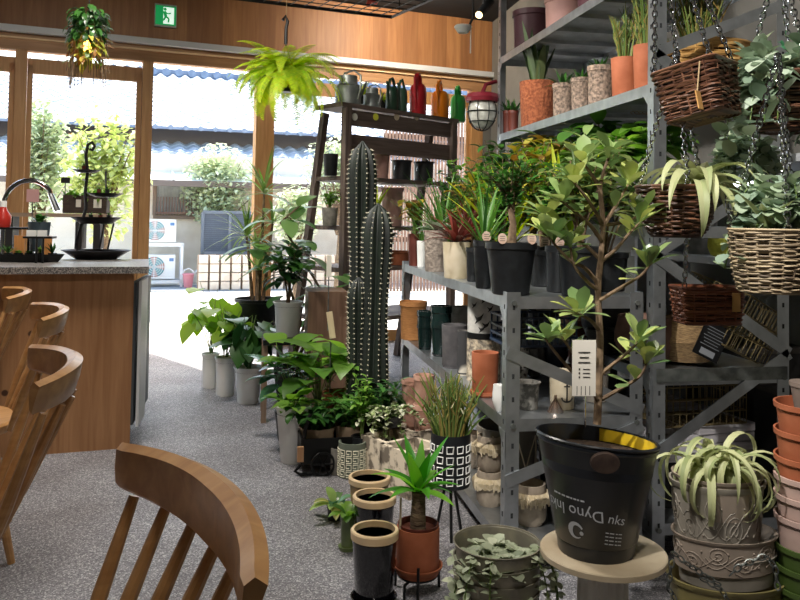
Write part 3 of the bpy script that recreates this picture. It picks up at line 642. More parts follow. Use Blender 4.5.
def pot(T,rb,rt,h,m,style='plain',soil=True,fn=None,sx=1,sy=1,name='pot',n=28):
    o=M().lathe(potprof(rb,rt,h,style),n,fn=fn,sx=sx,sy=sy).build(name,m,T)
    if soil: M().lathe([(rt*.9,h*.86),(rt*.5,h*.9),(0,h*.9)],18,sx=sx,sy=sy).build('soil',SOIL,T)
    return o
def shrub(T,z,H,R,ns,nl,L,W,shape,lm,sm=None,bend=.8,fold=.2,sr=.004,el=(-.2,.8),lo=.35,name='foliage',n=5,pet=0,off=(0,0)):
    b=M(); m=M()
    for k in range(ns):
        a=2*PI*k/ns+U(-.4,.4); rr=R*U(.15,1); hh_=H*U(.65,1.05); e=V((math.cos(a)*rr+off[0],math.sin(a)*rr+off[1],z+hh_))
        pts=bez((U(-.2,.2)*R*.3,U(-.2,.2)*R*.3,z),(e.x*.3,e.y*.3,z+hh_*.7),e,9); b.tube(pts,[sr*(1-.6*i/9) for i in range(10)],5)
        for j in range(nl):
            t=lo+(1-lo)*(j+.5)/nl; i=min(int(t*9),8); q=pts[i].lerp(pts[i+1],t*9-i); az=j*2.4+a+U(-.4,.4)
            m.leaf(q,dirv(az,U(*el)),L*U(.7,1.15),W*U(.8,1.1),shape,bend*U(.6,1.4),fold,n,petiole=pet*U(.7,1.3))
    b.build('stem',sm or GSTEM,T); return m.build(name,lm,T)
def rosette(T,z,nl,L,W,lm,el=(.3,1.4),bend=1.2,shape='strap',fold=.25,name='foliage',n=9,r0=.01,off=(0,0)):
    m=M()
    for k in range(nl):
        a=k*2.4+U(-.3,.3); e=el[0]+(el[1]-el[0])*(k/nl); m.leaf((off[0]+r0*math.cos(a),off[1]+r0*math.sin(a),z),dirv(a,e),L*U(.75,1.1),W*U(.8,1.1),shape,bend*U(.6,1.3),fold,n)
    return m.build(name,lm,T)
def sticks(T,z,n,H,R,lm,r=.0035,br=2,name='foliage'):
    m=M()
    for k in range(n):
        a=U(0,6.3); rr=R*U(0,1); h=H*U(.5,1.05); p0=V((math.cos(a)*rr*.35,math.sin(a)*rr*.35,z)); e=V((math.cos(a)*rr,math.sin(a)*rr,z+h)); pts=bez(p0,(e.x*.5,e.y*.5,z+h*.6),e,5)
        m.tube(pts,[r,r,r*.9,r*.8,r*.7,r*.3],5)
        for q in range(br):
            c=pts[U(0,1)<.5 and 2 or 3]; m.tube([c,c+dirv(U(0,6.3),.9)*h*.15,c+dirv(U(0,6.3),1.3)*h*.32],[r*.8,r*.7,r*.25],4)
    return m.build(name,lm,T)
TAGS=[]
def card(T,x,y,z,w,h,rz=0,lines=True,stake=.08):
    o=M().box((0,0,0),(w,.002,h)).build('price_card',PAPER,T,smooth=False); o.location=(x,y,z); o.rotation_euler=(0,0,rz)
    if lines:
        m=M()
        for i in range(3): m.box((0,-.0015,h*.28-i*h*.09),(w*(.5-.1*(i%2)),.001,h*.02))
        for i in range(3): m.box((-w*.2,-.0015,-h*.02-i*h*.07),(w*.06,.001,h*.03)); m.box((w*.1,-.0015,-h*.02-i*h*.07),(w*.3,.001,h*.012))
        for i in range(4): m.box((-w*.3+i*w*.18,-.0015,-h*.4),(w*.02,.001,h*.16))
        m.build('print',INK,o,smooth=False)
    return o
# ================================================================ wooden ladder shelf
DW=woodmat('weathered_dark_wood','4b3d38','75645b','362b28','x',3,0,.7); DWV=woodmat('weathered_dark_wood_post','4b3d38','75645b','362b28','z',3,0,.7)
LO_=D(347,103,5.6); LFr=Fr((LO_.x,LO_.y),34.7); TOPZ=LO_.z; s5=5.6/800
XE=LFr.hit(457,120)[0]
ld=thing('ladder_shelf','tall dark weathered wooden ladder shelf carrying watering cans by the windows','shelf',LFr.o,LFr.rot)
LD_=.34
def lbd(z,x0,x1,y0,y1,t=.03,nm='shelf_board'): return M().box(((x0+x1)/2,(y0+y1)/2,z-t/2),(x1-x0,y1-y0,t)).build(nm,DW,ld,smooth=False)
lbd(TOPZ,-.06,XE,-.02,LD_-.06)
for x in (0,XE-.05):
    M().box((x,0,(TOPZ-.03)/2),(.055,.05,TOPZ-.03)).build('post',DWV,ld,smooth=False)
    M().bar((x,LD_-.1,TOPZ-.05),(x-.0,LD_+.25,0),.05,.045,up=(1,0,0)).build('slanted_leg',DWV,ld,smooth=False)
def lz(py): return LFr.hit(347,py)[1]
M().box((XE/2,.01,lz(117)),(XE-.05,.025,.11)).build('rail',DW,ld,smooth=False)
M().box((XE/2,.02,lz(142)),(XE-.05,.025,.12)).build('rail',DW,ld,smooth=False)
SHZ=[lz(176),lz(226),lz(268),lz(320)]
for i,z in enumerate(SHZ): lbd(z,-.02,XE,-.02,LD_+.02+.05*i)
m=[]
for i,px in enumerate((354,375,396,416)):
    o=M().lathe([(.026,0),(.026,.004)],18).build('round_tag',[PAPER,mat('tag_yellow','e2e04a',None,5,.6),mat('tag_tan','c9b79a',None,5,.7),mat('tag_tan','c9b79a')][i],ld); o.rotation_euler=(PI/2,0,0); o.location=(LFr.hit(px,117)[0],-.006,LFr.hit(px,117)[1]); 
def onL(px,py,y,z):
    s_,_=LFr.hit(px,py,y); p=LFr.w(s_,y,z); return p,dep(p)/800
# watering cans
GZ=mat('zinc','7f8583','a3a8a6',12,.4,.6)
def can(label,px,w,h,m,tall=True,ang=0,name='watering_can',nd=.12):
    p,s=onL(px,100,nd,TOPZ); T=thing(name,label,'watering can',p,LFr.rot+ang,'watering cans on the ladder shelf'); r=w*s/2; H=h*s
    M().lathe([(r*.85,0),(r*.98,H*.05),(r*1.0,H*.55),(r*.9,H*.7),(r*.7,H*.76),(r*.64,H*.74),(0,H*.7)],24,sx=1.0,sy=.85).build('body',m,T)
    M().tube([(-r*.72,0,H*.7),(-r*.78,0,H*.86),(-r*.5,0,H*.98),(-r*.1,0,H*1.02),(r*.3,0,H*.94),(r*.75,0,H*.72),(r*1.02,0,H*.4)],r*.17,8,flat=1.5).build('handle',m,T)
    M().tube([(-r*.85,0,H*.15),(-r*1.1,0,H*.5),(-r*1.35,0,H*.9)],[r*.22,r*.15,r*.12],10).build('spout',m,T)
    return T
def zcan(label,px,w,h):
    p,s=onL(px,100,.12,TOPZ); T=thing('watering_can',label,'watering can',p,LFr.rot,'watering cans on the ladder shelf'); r=w*s/2; H=h*s
    M().lathe([(r,0),(r*1.02,H*.03),(r*.97,H*.06),(r*.97,H*.62),(r*1.02,H*.65),(r*.7,H*.72),(r*.66,H*.98),(r*.6,H*.98),(r*.6,H*.7),(0,H*.66)],26).build('body',GZ,T)
    M().tube([(r*.1,-r*1.0,H*.2),(r*.1,-r*1.25,H*.5),(r*.15,-r*1.2,H*.95),(r*.1,-r*.5,H*1.15),(0,r*.4,H*1.1),(0,r*.7,H*.9)],r*.08,7).build('handle',GZ,T)
    M().tube([(r*.9,0,H*.2),(r*1.5,.0,H*.6),(r*1.8,0,H*.9)],[r*.16,r*.1,r*.08],9).build('spout',GZ,T); return T
zcan('larger galvanised grey watering can at the left end of the ladder shelf top',348,27,31); zcan('smaller galvanised grey watering can next to the dark green ones',372,18,22)
can('darker bottle green watering can beside the smaller galvanised can',392,14,34,mat('can_dark_green','23402f',None,5,.35),ang=.2)
can('grey-green watering can next to the red watering can',402,12,34,mat('can_grey_green','3f5f4c',None,5,.35),ang=.2)
can('bright red plastic watering can on the ladder shelf',418,20,42,mat('can_red','b3222b',None,5,.3),ang=.5)
can('orange plastic watering can between the red and green ones',440,21,37,mat('can_orange','f0881c',None,5,.3),ang=.5)
can('bright green plastic watering can at the right end of the ladder shelf',458,18,35,mat('can_green','2f9a3f',None,5,.3),ang=.5)
random.seed(31)
p,s=onL(362,100,.26,TOPZ); fern('potted_fern','yellow-green fern behind the grey watering cans on the ladder shelf',p+V((0,0,s*16)),s*22,36,LF,s*7,hang=1.3,seed=9)
p,s=onL(384,100,.26,TOPZ); fern('potted_fern','smaller yellow-green fern behind the dark green watering cans',p+V((0,0,s*14)),s*16,26,LF,s*6,hang=1.3,seed=10)
def Lpot(label,px,y,lvl,w,h,m,style='plain',plant=None,cat='pot',name='plant_pot',sq=False):
    z=SHZ[lvl] if lvl>=0 else TOPZ; p,s=onL(px,150,y,z); T=thing(name,label,cat,p,LFr.rot)
    if sq:
        M().box((0,0,h*s/2),(w*s,w*s*.8,h*s)).build('box',m,T,smooth=False)
    else: pot(T,w*s*.42,w*s/2,h*s,m,style)
    if plant: plant(T,s,h*s)
    return T
PINKC=mat('dusty_pink_clay','a98277','b8938a',10,.8)
Lpot('small black square pot at the left of the ladder shelf second tier',331,.1,0,15,22,BLK,sq=False)
Lpot('dusty pink tall pot on the second tier of the ladder shelf',381,.1,0,18,28,PINKC)
def hndl(T,s,h): M().tube([(-s*10,0,h*.5),(-s*8,0,h*1.1),(0,0,h*1.35),(s*8,0,h*1.1),(s*10,0,h*.5)],.004,5).build('wire_handle',CHR,T)
Lpot('black metal pail with wire handle beside the dusty pink pot',402,.1,0,22,20,BLK,'flare',hndl)
Lpot('black metal pail with wire handle at the right of the second tier',424,.1,0,22,20,BLK,'flare',hndl)
Lpot('greyish pink tall planter on the third tier behind the cactus',393,.12,1,24,38,PINKC,'flare')
Lpot('pale grey pot on the third tier left of the cactus',331,.1,1,16,18,GREYC,'plain',lambda T,s,h: shrub(T,h*.9,s*18,s*14,8,12,s*7,s*4,'oval',LG))
Lpot('tall yellow-green strap leaf plant beside the greyish pink planter',375,.08,1,12,12,TERRAD,'plain',lambda T,s,h: rosette(T,h*.9,8,s*36,s*7,LY,el=(1.1,1.5),bend=.3))
Lpot('terracotta bowl on the fourth tier behind the cactus',399,.1,2,26,14,TERRA,'lip')
Lpot('dark potted foliage plant on the fourth tier behind the cactus',385,.1,2,16,12,BLK,'lip',lambda T,s,h: shrub(T,h*.9,s*26,s*22,9,10,s*13,s*6,'oval',LD))
# wooden rack B / steel racks ------------------------------------------------
def steel_post(m,hm,x,y,z0,z1,sx,sy,w=.045):
    m.box((x+sx*w/2,y,(z0+z1)/2),(w,.003,z1-z0)); m.box((x,y+sy*w/2,(z0+z1)/2),(.003,w,z1-z0))
    k=int((z1-z0)/.075)
    for i in range(k):
        z=z0+.04+i*.075; hm.box((x+sx*w*.5,y-.0022*sy if sy>0 else y+.0022,z),(.008,.001,.016)); hm.box((x-.0022*sx,y+sy*w*.5,z),(.001,.008,.016))
def rack(name,label,x0,x1,y0,y1,z1,levels,mt,brace=()):
    T=thing(name,label,'shelving',(x0,y0,0)); w=x1-x0; l=y1-y0
    for (a,b,sx,sy) in ((0,0,1,1),(w,0,-1,1),(0,l,1,-1),(w,l,-1,-1)):
        m=M(); hm=M(); steel_post(m,hm,a,b,0,z1,sx,sy); o=m.build('post',mt,T,smooth=False); hm.build('slot',mat('slot_dark','26282a',None,5,.9),o,smooth=False)
        bo=M()
        for z in levels: bo.tube([(a+sx*.022,b-sy*.004,z-.02),(a+sx*.022,b-sy*.010,z-.02)],.009,8)
        bo.build('bolt',GALVD,o)
    for z in levels:
        m=M(); m.box((w/2,l/2,z-.002),(w-.008,l-.008,.003))
        for yy in (.003,l-.003): m.box((w/2,yy,z-.02),(w-.01,.003,.04))
        for xx in (.003,w-.003): m.box((xx,l/2,z-.02),(.003,l-.01,.04))
        for i in range(1,7): m.box((w/2,l*i/7,z-.012),(w-.01,.05,.02))
        o=m.build('shelf',mt,T,smooth=False)
        for a in (0,w):
            for b,sg in ((0,1),(l,-1)): M().add([(a-.0025,b,z-.04),(a-.0025,b+sg*.075,z-.04),(a-.0025,b,z-.12),(a+.0025,b,z-.04),(a+.0025,b+sg*.075,z-.04),(a+.0025,b,z-.12)],[(0,1,2),(3,5,4),(0,3,4,1),(1,4,5,2),(2,5,3,0)]).build('gusset',mt,o,smooth=False)
    for (za,zb,fl) in brace:
        xa,xb=(0,w) if fl else (w,0); M().bar((xa,-.004,za),(xb,-.004,zb),.004,.04,up=(0,0,1)).build('end_brace',mt,T,smooth=False)
    return T
AX0,AX1,AY0,AY1=.822,1.30,2.53,4.42
AZ=[.10,.50,.90]
RKA=rack('low_steel_rack','low galvanised slotted steel rack of three shelves crowded with pots','%s'%0 and AX0,AX1,AY0,AY1,.915,AZ,GALV,[(.72,.52,1),(.30,.47,1)])
BX0,BX1,BY0,BY1=1.36,1.88,2.57,4.4
BZ=[.12,.63,1.14,1.64,2.08]
def zb(py): return Yp(668,py,BY0).z
RKB=rack('tall_steel_rack','tall galvanised slotted steel rack behind the hanging wicker baskets',BX0,BX1,BY0,BY1,2.6,BZ,GALV,[(zb(54),zb(0)+.02,1),(zb(54),zb(155),1),(zb(255),zb(165),1),(zb(255),zb(355),1),(zb(455),zb(355),1)])
M().box((.26,-.006,zb(375)),(.5,.004,.045)).build('end_rail',GALVD,RKB,smooth=False)
# ---- pots on rack A
def on(label,px,py,h,wt,wb,hp,m,style='plain',plant=None,name='plant_pot',cat='pot',group=None,rz=0,soil=True,fn=None,dy=0):
    p,s=base(px,py,h,wb); p=p+V((0,dy,0)); T=thing(name,label,cat,p,rz,group); o=pot(T,wb*s/2,wt*s/2,hp*s,m,style,soil,fn)
    if plant: plant(T,s,hp*s)
    return T
def rib(a,t): return 1+.012*math.cos(40*a)
def sausr(T,w): M().lathe([(w*.9,0),(w*1.12,.012),(w*1.07,.012),(w*.88,.004),(0,.004)],24).build('saucer',BLK,T)
LBL=mat('round_label_paper','d8bfae','c9a892',20,.8)
def rlabel(T,x,y,z,s):
    o=M().lathe([(s*4.6,0),(s*4.6,s*.5)],20).build('round_label',LBL,T); o.rotation_euler=(PI/2-.1,0,0); o.scale=(1,1.15,1); o.location=(x,y,z)
    m=M()
    for i in (-1,0,1): m.box((0,i*s*1.8,s*.55),(s*5,s*.4,s*.1))
    m.build('print',INK,o,smooth=False)
random.seed(41)
H=.9
BT=woodmat('carved_brown','6d5a4c','8f7c6c','4b3d33','z',3,0,.8)
on('tall narrow red-brown pot at the far end of the low rack top',414,266,H,13,10,32,TERRAD,'plain',lambda T,s,h: shrub(T,h,s*34,s*20,7,8,s*14,s*8,'oval',LC))
on('small cream pot tucked beside the red-brown pot on the rack top',421.5,267,H,10,8,26,WHT,'plain',lambda T,s,h: rosette(T,h,10,s*30,s*3,LM,el=(.8,1.5),bend=.6))
on('grey-brown carved textured pot with blue-leaved plant on the rack top',436,272,H,24,21,41,mat('carved_grey','7d7268','a09488',60,.85,bump=.8),'plain',lambda T,s,h: (rosette(T,h,14,s*22,s*8,LB,el=(.2,1.2),bend=1.2,shape='oval')))
on('glossy cream square-shouldered pot with dark red foliage on the rack top',457,279,H,28,24,36,CREAM,'plain',lambda T,s,h: (rosette(T,h,22,s*44,s*6,LR,el=(.3,1.4),bend=.8)))
on('narrow black pot with a dusty pink rim beside the cream pot',473,282,H,14,11,34,BLK,'lip')
def blackpot(label,px,py,wt,wb,h,plant,lab):
    def f(T,s,hh_):
        plant(T,s,hh_)
        for dx in lab: rlabel(T,dx*s,-s*wt*.42,hh_+s*4,s)
    return on(label,px,py,H,wt,wb,h,BLK,'lip',f,group=None)
PA=lambda T,s,h: shrub(T,h*.9,s*75,s*26,12,16,s*11,s*5,'oval',LD,BARK,bend=.5,lo=.3)
blackpot('black pot half hidden left of the biggest black pot on the rack top',484,289,22,15,48,lambda T,s,h: (rosette(T,h*.9,22,s*84,s*3.6,LM,el=(.8,1.5),bend=.6)),[0])
blackpot('biggest black plastic pot at the front corner of the rack top, trunked ficus',513,296,52,37,52,lambda T,s,h:(M().tube([(0,0,h*.85),(s*2,0,h+s*18),(-s*2,0,h+s*40),(s*1,0,h+s*60)],[s*6,s*3.6,s*3,s*2],8).build('trunk',BARK,T),shrub(T,h+s*30,s*54,s*34,16,20,s*9,s*5,'oval',LD,BARK,bend=.5,lo=.15)),[-16,14])
blackpot('black plastic pot in the second row just right of the biggest black pot',543,287,24,20,40,lambda T,s,h: shrub(T,h*.9,s*75,s*24,9,14,s*14,s*6,'oval',LC,BARK),[0])
blackpot('black plastic pot with a round label between two black pots on the rack top',561,293,28,24,46,lambda T,s,h: shrub(T,h*.9,s*90,s*30,10,14,s*18,s*9,'oval',LM,BARK),[-4])
blackpot('rightmost black plastic pot on the rack top behind the potted clusia',584,298,46,36,50,lambda T,s,h: shrub(T,h*.9,s*95,s*40,14,14,s*18,s*9,'oval',LV,BARK),[])
# tall plants further back on rack A top and on the floor behind
def free(label,x,y,z,r,h,m,plant,name='potted_plant',style='lip'):
    T=thing(name,label,'plant',(x,y,z)); s=dep((x,y,z))/800; pot(T,r*.8,r,h,m,style); plant(T,s,h); return T
free('bromeliad with upright yellow-green sword leaves behind the low rack pots',1.08,3.35,H,.07,.12,TERRA,lambda T,s,h: rosette(T,h,16,.42,.045,LY,el=(.8,1.5),bend=.35))
free('second yellow-green sword leaved bromeliad near the steel post',1.2,3.0,H,.07,.12,TERRA,lambda T,s,h: rosette(T,h,14,.46,.045,LY,el=(1.0,1.5),bend=.3))
free('croton with orange and yellow leaves on the low rack',1.05,3.75,H,.07,.12,BLK,lambda T,s,h: shrub(T,h,.32,.14,9,14,.11,.03,'oval',LC,BARK))
free('narrow grassy plant at the far end of the low rack top',.98,4.2,H,.07,.12,BLK,lambda T,s,h: rosette(T,h,44,.36,.012,LM,el=(.6,1.5),bend=.8))
free('bushy fresh green plant at the far back of the low rack',1.18,4.25,H,.08,.14,BLK,lambda T,s,h: shrub(T,h,.42,.18,12,16,.06,.04,'round',LG,BARK))
free('dense dark green bush in the middle of the low rack top',1.12,2.95,H,.08,.14,BLK,lambda T,s,h: shrub(T,h,.34,.18,14,18,.06,.028,'oval',LD,BARK))
free('red-tipped dracaena on the low rack behind the cream pot',.97,3.6,H,.07,.12,TERRAD,lambda T,s,h: rosette(T,h+.05,34,.24,.02,LR,el=(.2,1.5),bend=.7))
free('large leaved philodendron inside the tall rack under its white-edged shelf',1.52,2.95,1.14,.09,.16,BLK,lambda T,s,h: shrub(T,h,.24,.2,9,8,.13,.08,'heart',LG,GSTEM,pet=.03))
free('broad leaved rubber plant inside the tall rack behind the steel post',1.55,3.35,1.14,.09,.16,BLK,lambda T,s,h: shrub(T,h,.28,.22,12,10,.15,.07,'oval',LM,BARK))
free('lance leaved yellow-green plant inside the tall rack, farther back',1.52,3.85,1.14,.09,.16,BLK,lambda T,s,h: shrub(T,h,.3,.2,11,11,.14,.045,'oval',LC,BARK))
free('mixed green shrub on the tall rack shelf at its far end',1.5,4.2,1.14,.09,.16,BLK,lambda T,s,h: shrub(T,h,.3,.2,12,12,.07,.04,'oval',LG,BARK))
free('variegated shrub between the low rack and the tall rack',1.27,2.75,H,.08,.14,BLK,lambda T,s,h: shrub(T,h,.4,.2,12,13,.1,.045,'oval',LV,BARK))
free('thick dark leaved shrub filling the far top of the low rack',1.02,4.05,H,.08,.14,BLK,lambda T,s,h: shrub(T,h,.42,.2,14,16,.07,.03,'oval',LD,BARK,lo=.15))
free('mottled yellow and green croton behind the biggest black pot',1.2,3.35,H,.08,.14,BLK,lambda T,s,h: shrub(T,h,.46,.18,14,15,.09,.035,'oval',LC,BARK,lo=.2))
free('mid green bushy plant behind the trunked ficus',1.0,3.15,H,.07,.12,BLK,lambda T,s,h: shrub(T,h,.38,.15,12,15,.06,.03,'oval',LM,BARK,lo=.15))
free('tall arching grass-like plant beside the blue-leaved plant',.95,3.95,H,.06,.12,BLK,lambda T,s,h: rosette(T,h,50,.44,.014,LM,el=(.7,1.52),bend=.7))
free('dark leafy plant between the tall rack and the low rack, far end',1.24,3.85,H,.07,.12,BLK,lambda T,s,h: shrub(T,h,.5,.18,14,15,.08,.04,'oval',LD,BARK,lo=.15))
free('pale green spreading plant inside the tall rack near its front edge',1.42,3.15,1.14,.07,.12,BLK,lambda T,s,h: shrub(T,h,.24,.2,12,10,.11,.045,'oval',LV,BARK,lo=.2))
free('glossy heart leaved vine inside the tall rack under the pebble pots',1.42,3.6,1.14,.07,.12,BLK,lambda T,s,h: shrub(T,h,.26,.2,12,10,.09,.06,'heart',LG,GSTEM,lo=.2,pet=.02))
free('yellowish broad leaved plant right by the near steel post',1.45,2.72,1.14,.06,.1,BLK,lambda T,s,h: shrub(T,h,.26,.16,10,9,.13,.05,'oval',LC,BARK,lo=.2)) if 0 else None
free('small leaved bush at the far corner of the low rack top',1.18,4.0,H,.07,.12,BLK,lambda T,s,h: shrub(T,h,.5,.16,14,16,.045,.03,'round',LG,BARK,lo=.2))
free('upright dark strap leaved plant in front of the yellow bromeliads',1.12,3.55,H,.06,.12,BLK,lambda T,s,h: rosette(T,h,26,.5,.022,LD,el=(.9,1.52),bend=.5))
free('olive green bushy plant right behind the cream pot',1.04,3.42,H,.06,.12,BLK,lambda T,s,h: shrub(T,h,.3,.15,12,14,.07,.035,'oval',LM,BARK,lo=.1))
# ---- rack A, middle shelf
H=.5
ORW=mat('orange_tan_woven','b57a45','c98c52',40,.8,bump=.6,st=(1,1,8))
on('orange-tan woven pot at the far end of the middle shelf',413,341,H,28,24,38,ORW,'lip',soil=False)
BKG=mat('dark_green_glaze','12201f','182a28',10,.2)
on('smaller dark green ribbed pot on the middle shelf, with saucer',425,350,H,17,12,38,BKG,'rims',lambda T,s,h: sausr(T,s*6),soil=False)
on('larger dark green ribbed pot on the middle shelf beside the grey pot',441,357,H,22,15,50,BKG,'rims',lambda T,s,h: sausr(T,s*8),soil=False)
on('pale grey cylinder pot at the back of the middle shelf',461,352,H,20,20,44,GREYC,'plain',soil=False)
on('dark grey fine-ribbed cylinder pot with saucer on the middle shelf',455,369,H,26,24,42,mat('slate_grey','4b494b','5b5859',30,.8,bump=.3),'plain',lambda T,s,h: sausr(T,s*11),soil=False)
on('slim white and charcoal dipped pot on the middle shelf',464,376,H,13,12,44,mat('dipped_white','39393b','cfc8ba',2.2,.7,lo=.47,hi=.5),'plain',lambda T,s,h: sausr(T,s*6),soil=False)
T=on('tall cylinder planter with black bird marks and a dark band',485,383,H,33,33,86,mat('mottled_white','a9a8a4','cfccc4',26,.8,bump=.2),'plain',soil=False)
p,s=base(485,383,H,33); r=s*16.6
M().lathe([(r,s*42),(r*1.03,s*42.2),(r*1.03,s*47.8),(r,s*48)],30).build('dark_band',BLKM,T)
m=M()
for (a0,z0,k) in ((-2.2,62,1.3),(-1.75,56,1),(-2.5,75,.8),(-1.5,72,.8),(-1.9,80,.7),(-2.0,52,.9)):
    pts=[(-5,3),(-1,1.2),(2,2),(6,5),(3,-.5),(0,-2),(-4,-4),(-2,-1)]
    m.add([(1.006*r*math.cos(a0+x*k/22),1.006*r*math.sin(a0+x*k/22),s*(z0+y*k)) for x,y in pts],[(0,1,7),(1,2,4,5),(2,3,4),(1,5,6,7)])
m.build('bird_marks',INK,T,smooth=False)
M().lathe([(r*1.004,0),(r*1.012,s*2),(r*1.012,s*40),(r*1.004,s*42)],30).build('stone_sleeve',mat('stone_speckle','6b655c','c9b99f',70,.9,bump=.8),T)
on('smooth terracotta cylinder pot at the front of the middle shelf',486,398,H,27,25,43,TERRA,'plain',lambda T,s,h: M().lathe([(s*12,0),(s*14.5,s*2),(s*14.5,s*5),(s*12.5,s*5)],26).build('saucer',TERRA,T))
random.seed(43)
PATW=mat('lattice_white','6b665f','d5cfc4',55,.7,lo=.48,hi=.52)
on('white pot with a fine dark lattice pattern behind the steel post',527,386,H,22,18,34,PATW,'round',soil=False,dy=.1)
on('dark ribbed basket pot above the lattice patterned pot',530,362,H,30,26,32,mat('ribbed_olive','4a4a42','66655a',40,.8),'plain',soil=False,fn=rib,dy=.22)
on('grey woven lattice pot low on the middle shelf behind the post',529,411,H,26,20,27,mat('lattice_grey','55534e','8e8b84',45,.8,lo=.45,hi=.55),'flare',soil=False,dy=.0)
on('dark crumpled paper-textured ball planter on the middle shelf',548,385,H,20,12,30,mat('crumple','3b3936','6f6b64',18,.8,bump=1),'round',soil=False,fn=lambda a,t:1+.06*math.sin(9*a+8*t),dy=.15)
T=on('cream pot printed with a black anchor, behind the black bucket',570,414,H,26,24,38,CREAM,'plain',soil=False,dy=.05)
p,s=base(570,414,H,24); m=M(); yy=-s*12.9
m.tube([(0,yy,s*9),(0,yy,s*27)],s*.8,5); m.tube([(s*1.8*math.cos(t),yy,s*29+s*1.8*math.sin(t)) for t in [q*PI/5 for q in range(10)]],s*.6,4,True); m.tube([(-s*3,yy,s*24),(s*3,yy,s*24)],s*.6,4); m.tube([(s*5.5*math.cos(t),yy,s*13+s*4.5*math.sin(t)) for t in [PI+q*PI/8 for q in range(9)]],s*.8,5); m.build('anchor_print',INK,T)
c=thing('metal_funnel','copper and silver cone shaped funnel standing behind the black bucket','funnel',base(557,414,H,16)[0]); s=dep(c.location)/800
M().lathe([(s*8,0),(s*8,s*1),(s*1.4,s*13),(s*1.3,s*17),(0,s*17)],24).build('cone',mat('copper','b98a6a','c7c4c0',5,.25,.9),c)
on('dark blue-grey glazed round pot behind the tagged clusia stem',572,385,H,34,24,44,mat('ink_blue','20242e','333a48',9,.25),'round',soil=False,dy=.22)
t=thing('crate','deep navy plastic crate with a grid side under the rack top',"crate",(1.03,2.86,H+.2)); m=M()
for i in range(12): m.box((-.13+i*.0236,-.1,.05),(.006,.006,.1)); m.box((-.13+i*.0236,.1,.05),(.006,.006,.1))
for z in (0,.03,.06,.1): m.box((0,-.1,z),(.27,.008,.008)); m.box((0,.1,z),(.27,.008,.008)); m.box((-.13,0,z),(.008,.2,.008)); m.box((.13,0,z),(.008,.2,.008))
m.box((0,0,.0),(.26,.2,.005)); m.build('grid_body',mat('navy_plastic','1d2a3f','24344d',5,.35),t,smooth=False)
on('two-handled grey pot at the near right of the middle shelf',610,410,H,30,24,34,mat('warm_grey','6b645c','7d766c',12,.8),'lip',soil=False,dy=.1)
on('light blue plastic tub on the middle shelf by the steel post',618,392,H,34,30,24,mat('tub_blue','7fa3c4',None,5,.5),'lip',soil=False,dy=.25)
# ---- rack A bottom shelf
H=.1
FRN=mat('fringe_cream','d9cbb0','c4b391',60,.95)
def fringe_pot(label,px,py,w,h,z=0,dy=0,top=.9):
    p,s=base(px,py,H,w*.8); T=thing('fringed_planter',label,'planter',p+V((0,dy,z)),0,'fringed planters on the bottom shelf'); r=w*s/2; hh_=h*s
    M().lathe([(r*.75,0),(r*.95,hh_*.15),(r*1.0,hh_*.6),(r*.9,hh_),(r*.82,hh_),(r*.8,hh_*.8),(0,hh_*.5)],26).build('body',mat('fringe_body','8f8273','aa9c8a',25,.9,bump=.4),T); m=M()
    for k in range(70):
        a=2*PI*k/70; l=hh_*U(.22,.36); q=V((math.cos(a)*r*1.0,math.sin(a)*r*1.0,hh_*.82)); m.tube([q,q+V((math.cos(a)*.012,math.sin(a)*.012,-l*.4)),q+V((math.cos(a+.05)*.008,math.sin(a+.05)*.008,-l))],[.003,.004,.003],4)
    m.build('fringe',FRN,T); return T
fringe_pot('cream fringed fabric planter at the back of the bottom shelf',481,478,26,34,dy=.12)
fringe_pot('cream fringed planter on top of another, left of the steel post',491,504,28,34,z=.115)
fringe_pot('lower cream fringed planter under the topmost one, left of the post',491,508,28,34)
fringe_pot('cream fringed planter right of the near steel post',535,531,34,40,dy=.03)
fringe_pot('cream fringed planter on the far side of the bottom shelf by the post',536,500,30,32,dy=.16)
TC2=mat('old_pink_terracotta','a67a66','bd9583',18,.9,bump=.3)
for i,(px,py,w,h,l) in enumerate([(414,446,20,34,'pale terracotta stack pot far left on the bottom shelf'),(428,452,22,40,'pale terracotta pot beside the fire stick plant'),(446,462,22,34,'brown clay pot behind the spiky upright plant'),(462,470,26,34,'grey clay pot below the middle shelf edge')]):
    on(l,px,py,H,w,w*.8,h,TC2 if i<3 else GREYC,'lip',soil=False,dy=.1)
    if i<2:
        p,s=base(px,py,H,w*.8); t=thing('plant_pot',['upper pale terracotta pot of the far stack under the middle shelf','upper pale terracotta pot stacked beside the fire stick plant'][i],'pot',p+V((0,.1,s*h*.75))); pot(t,w*s*.4,w*s*.5,s*h,TC2,'lip',soil=False)
on('round white ball vase partly hidden by the near steel post',500,412,.5,13,9,26,WHT,'round',soil=False); 
on('round white ball vase behind the terracotta pot at the post',499,392,.5,12,9,24,WHT,'round',soil=False,dy=.1)
t=thing('geometric_planter','grey planter with a raised triangle pattern behind the fringed planters','planter',(.98,3.0,.1)); pot(t,.09,.12,.26,mat('geo_grey','6f6a60','8a8479',8,.8),'plain',soil=False); m=M()
for k in range(8): a=k*PI/4; m.tube([(.118*math.cos(a),.118*math.sin(a),.24),(.108*math.cos(a+PI/8),.108*math.sin(a+PI/8),.12),(.118*math.cos(a+PI/4),.118*math.sin(a+PI/4),.24)],.004,4)
m.build('raised_lines',CREAM,t)

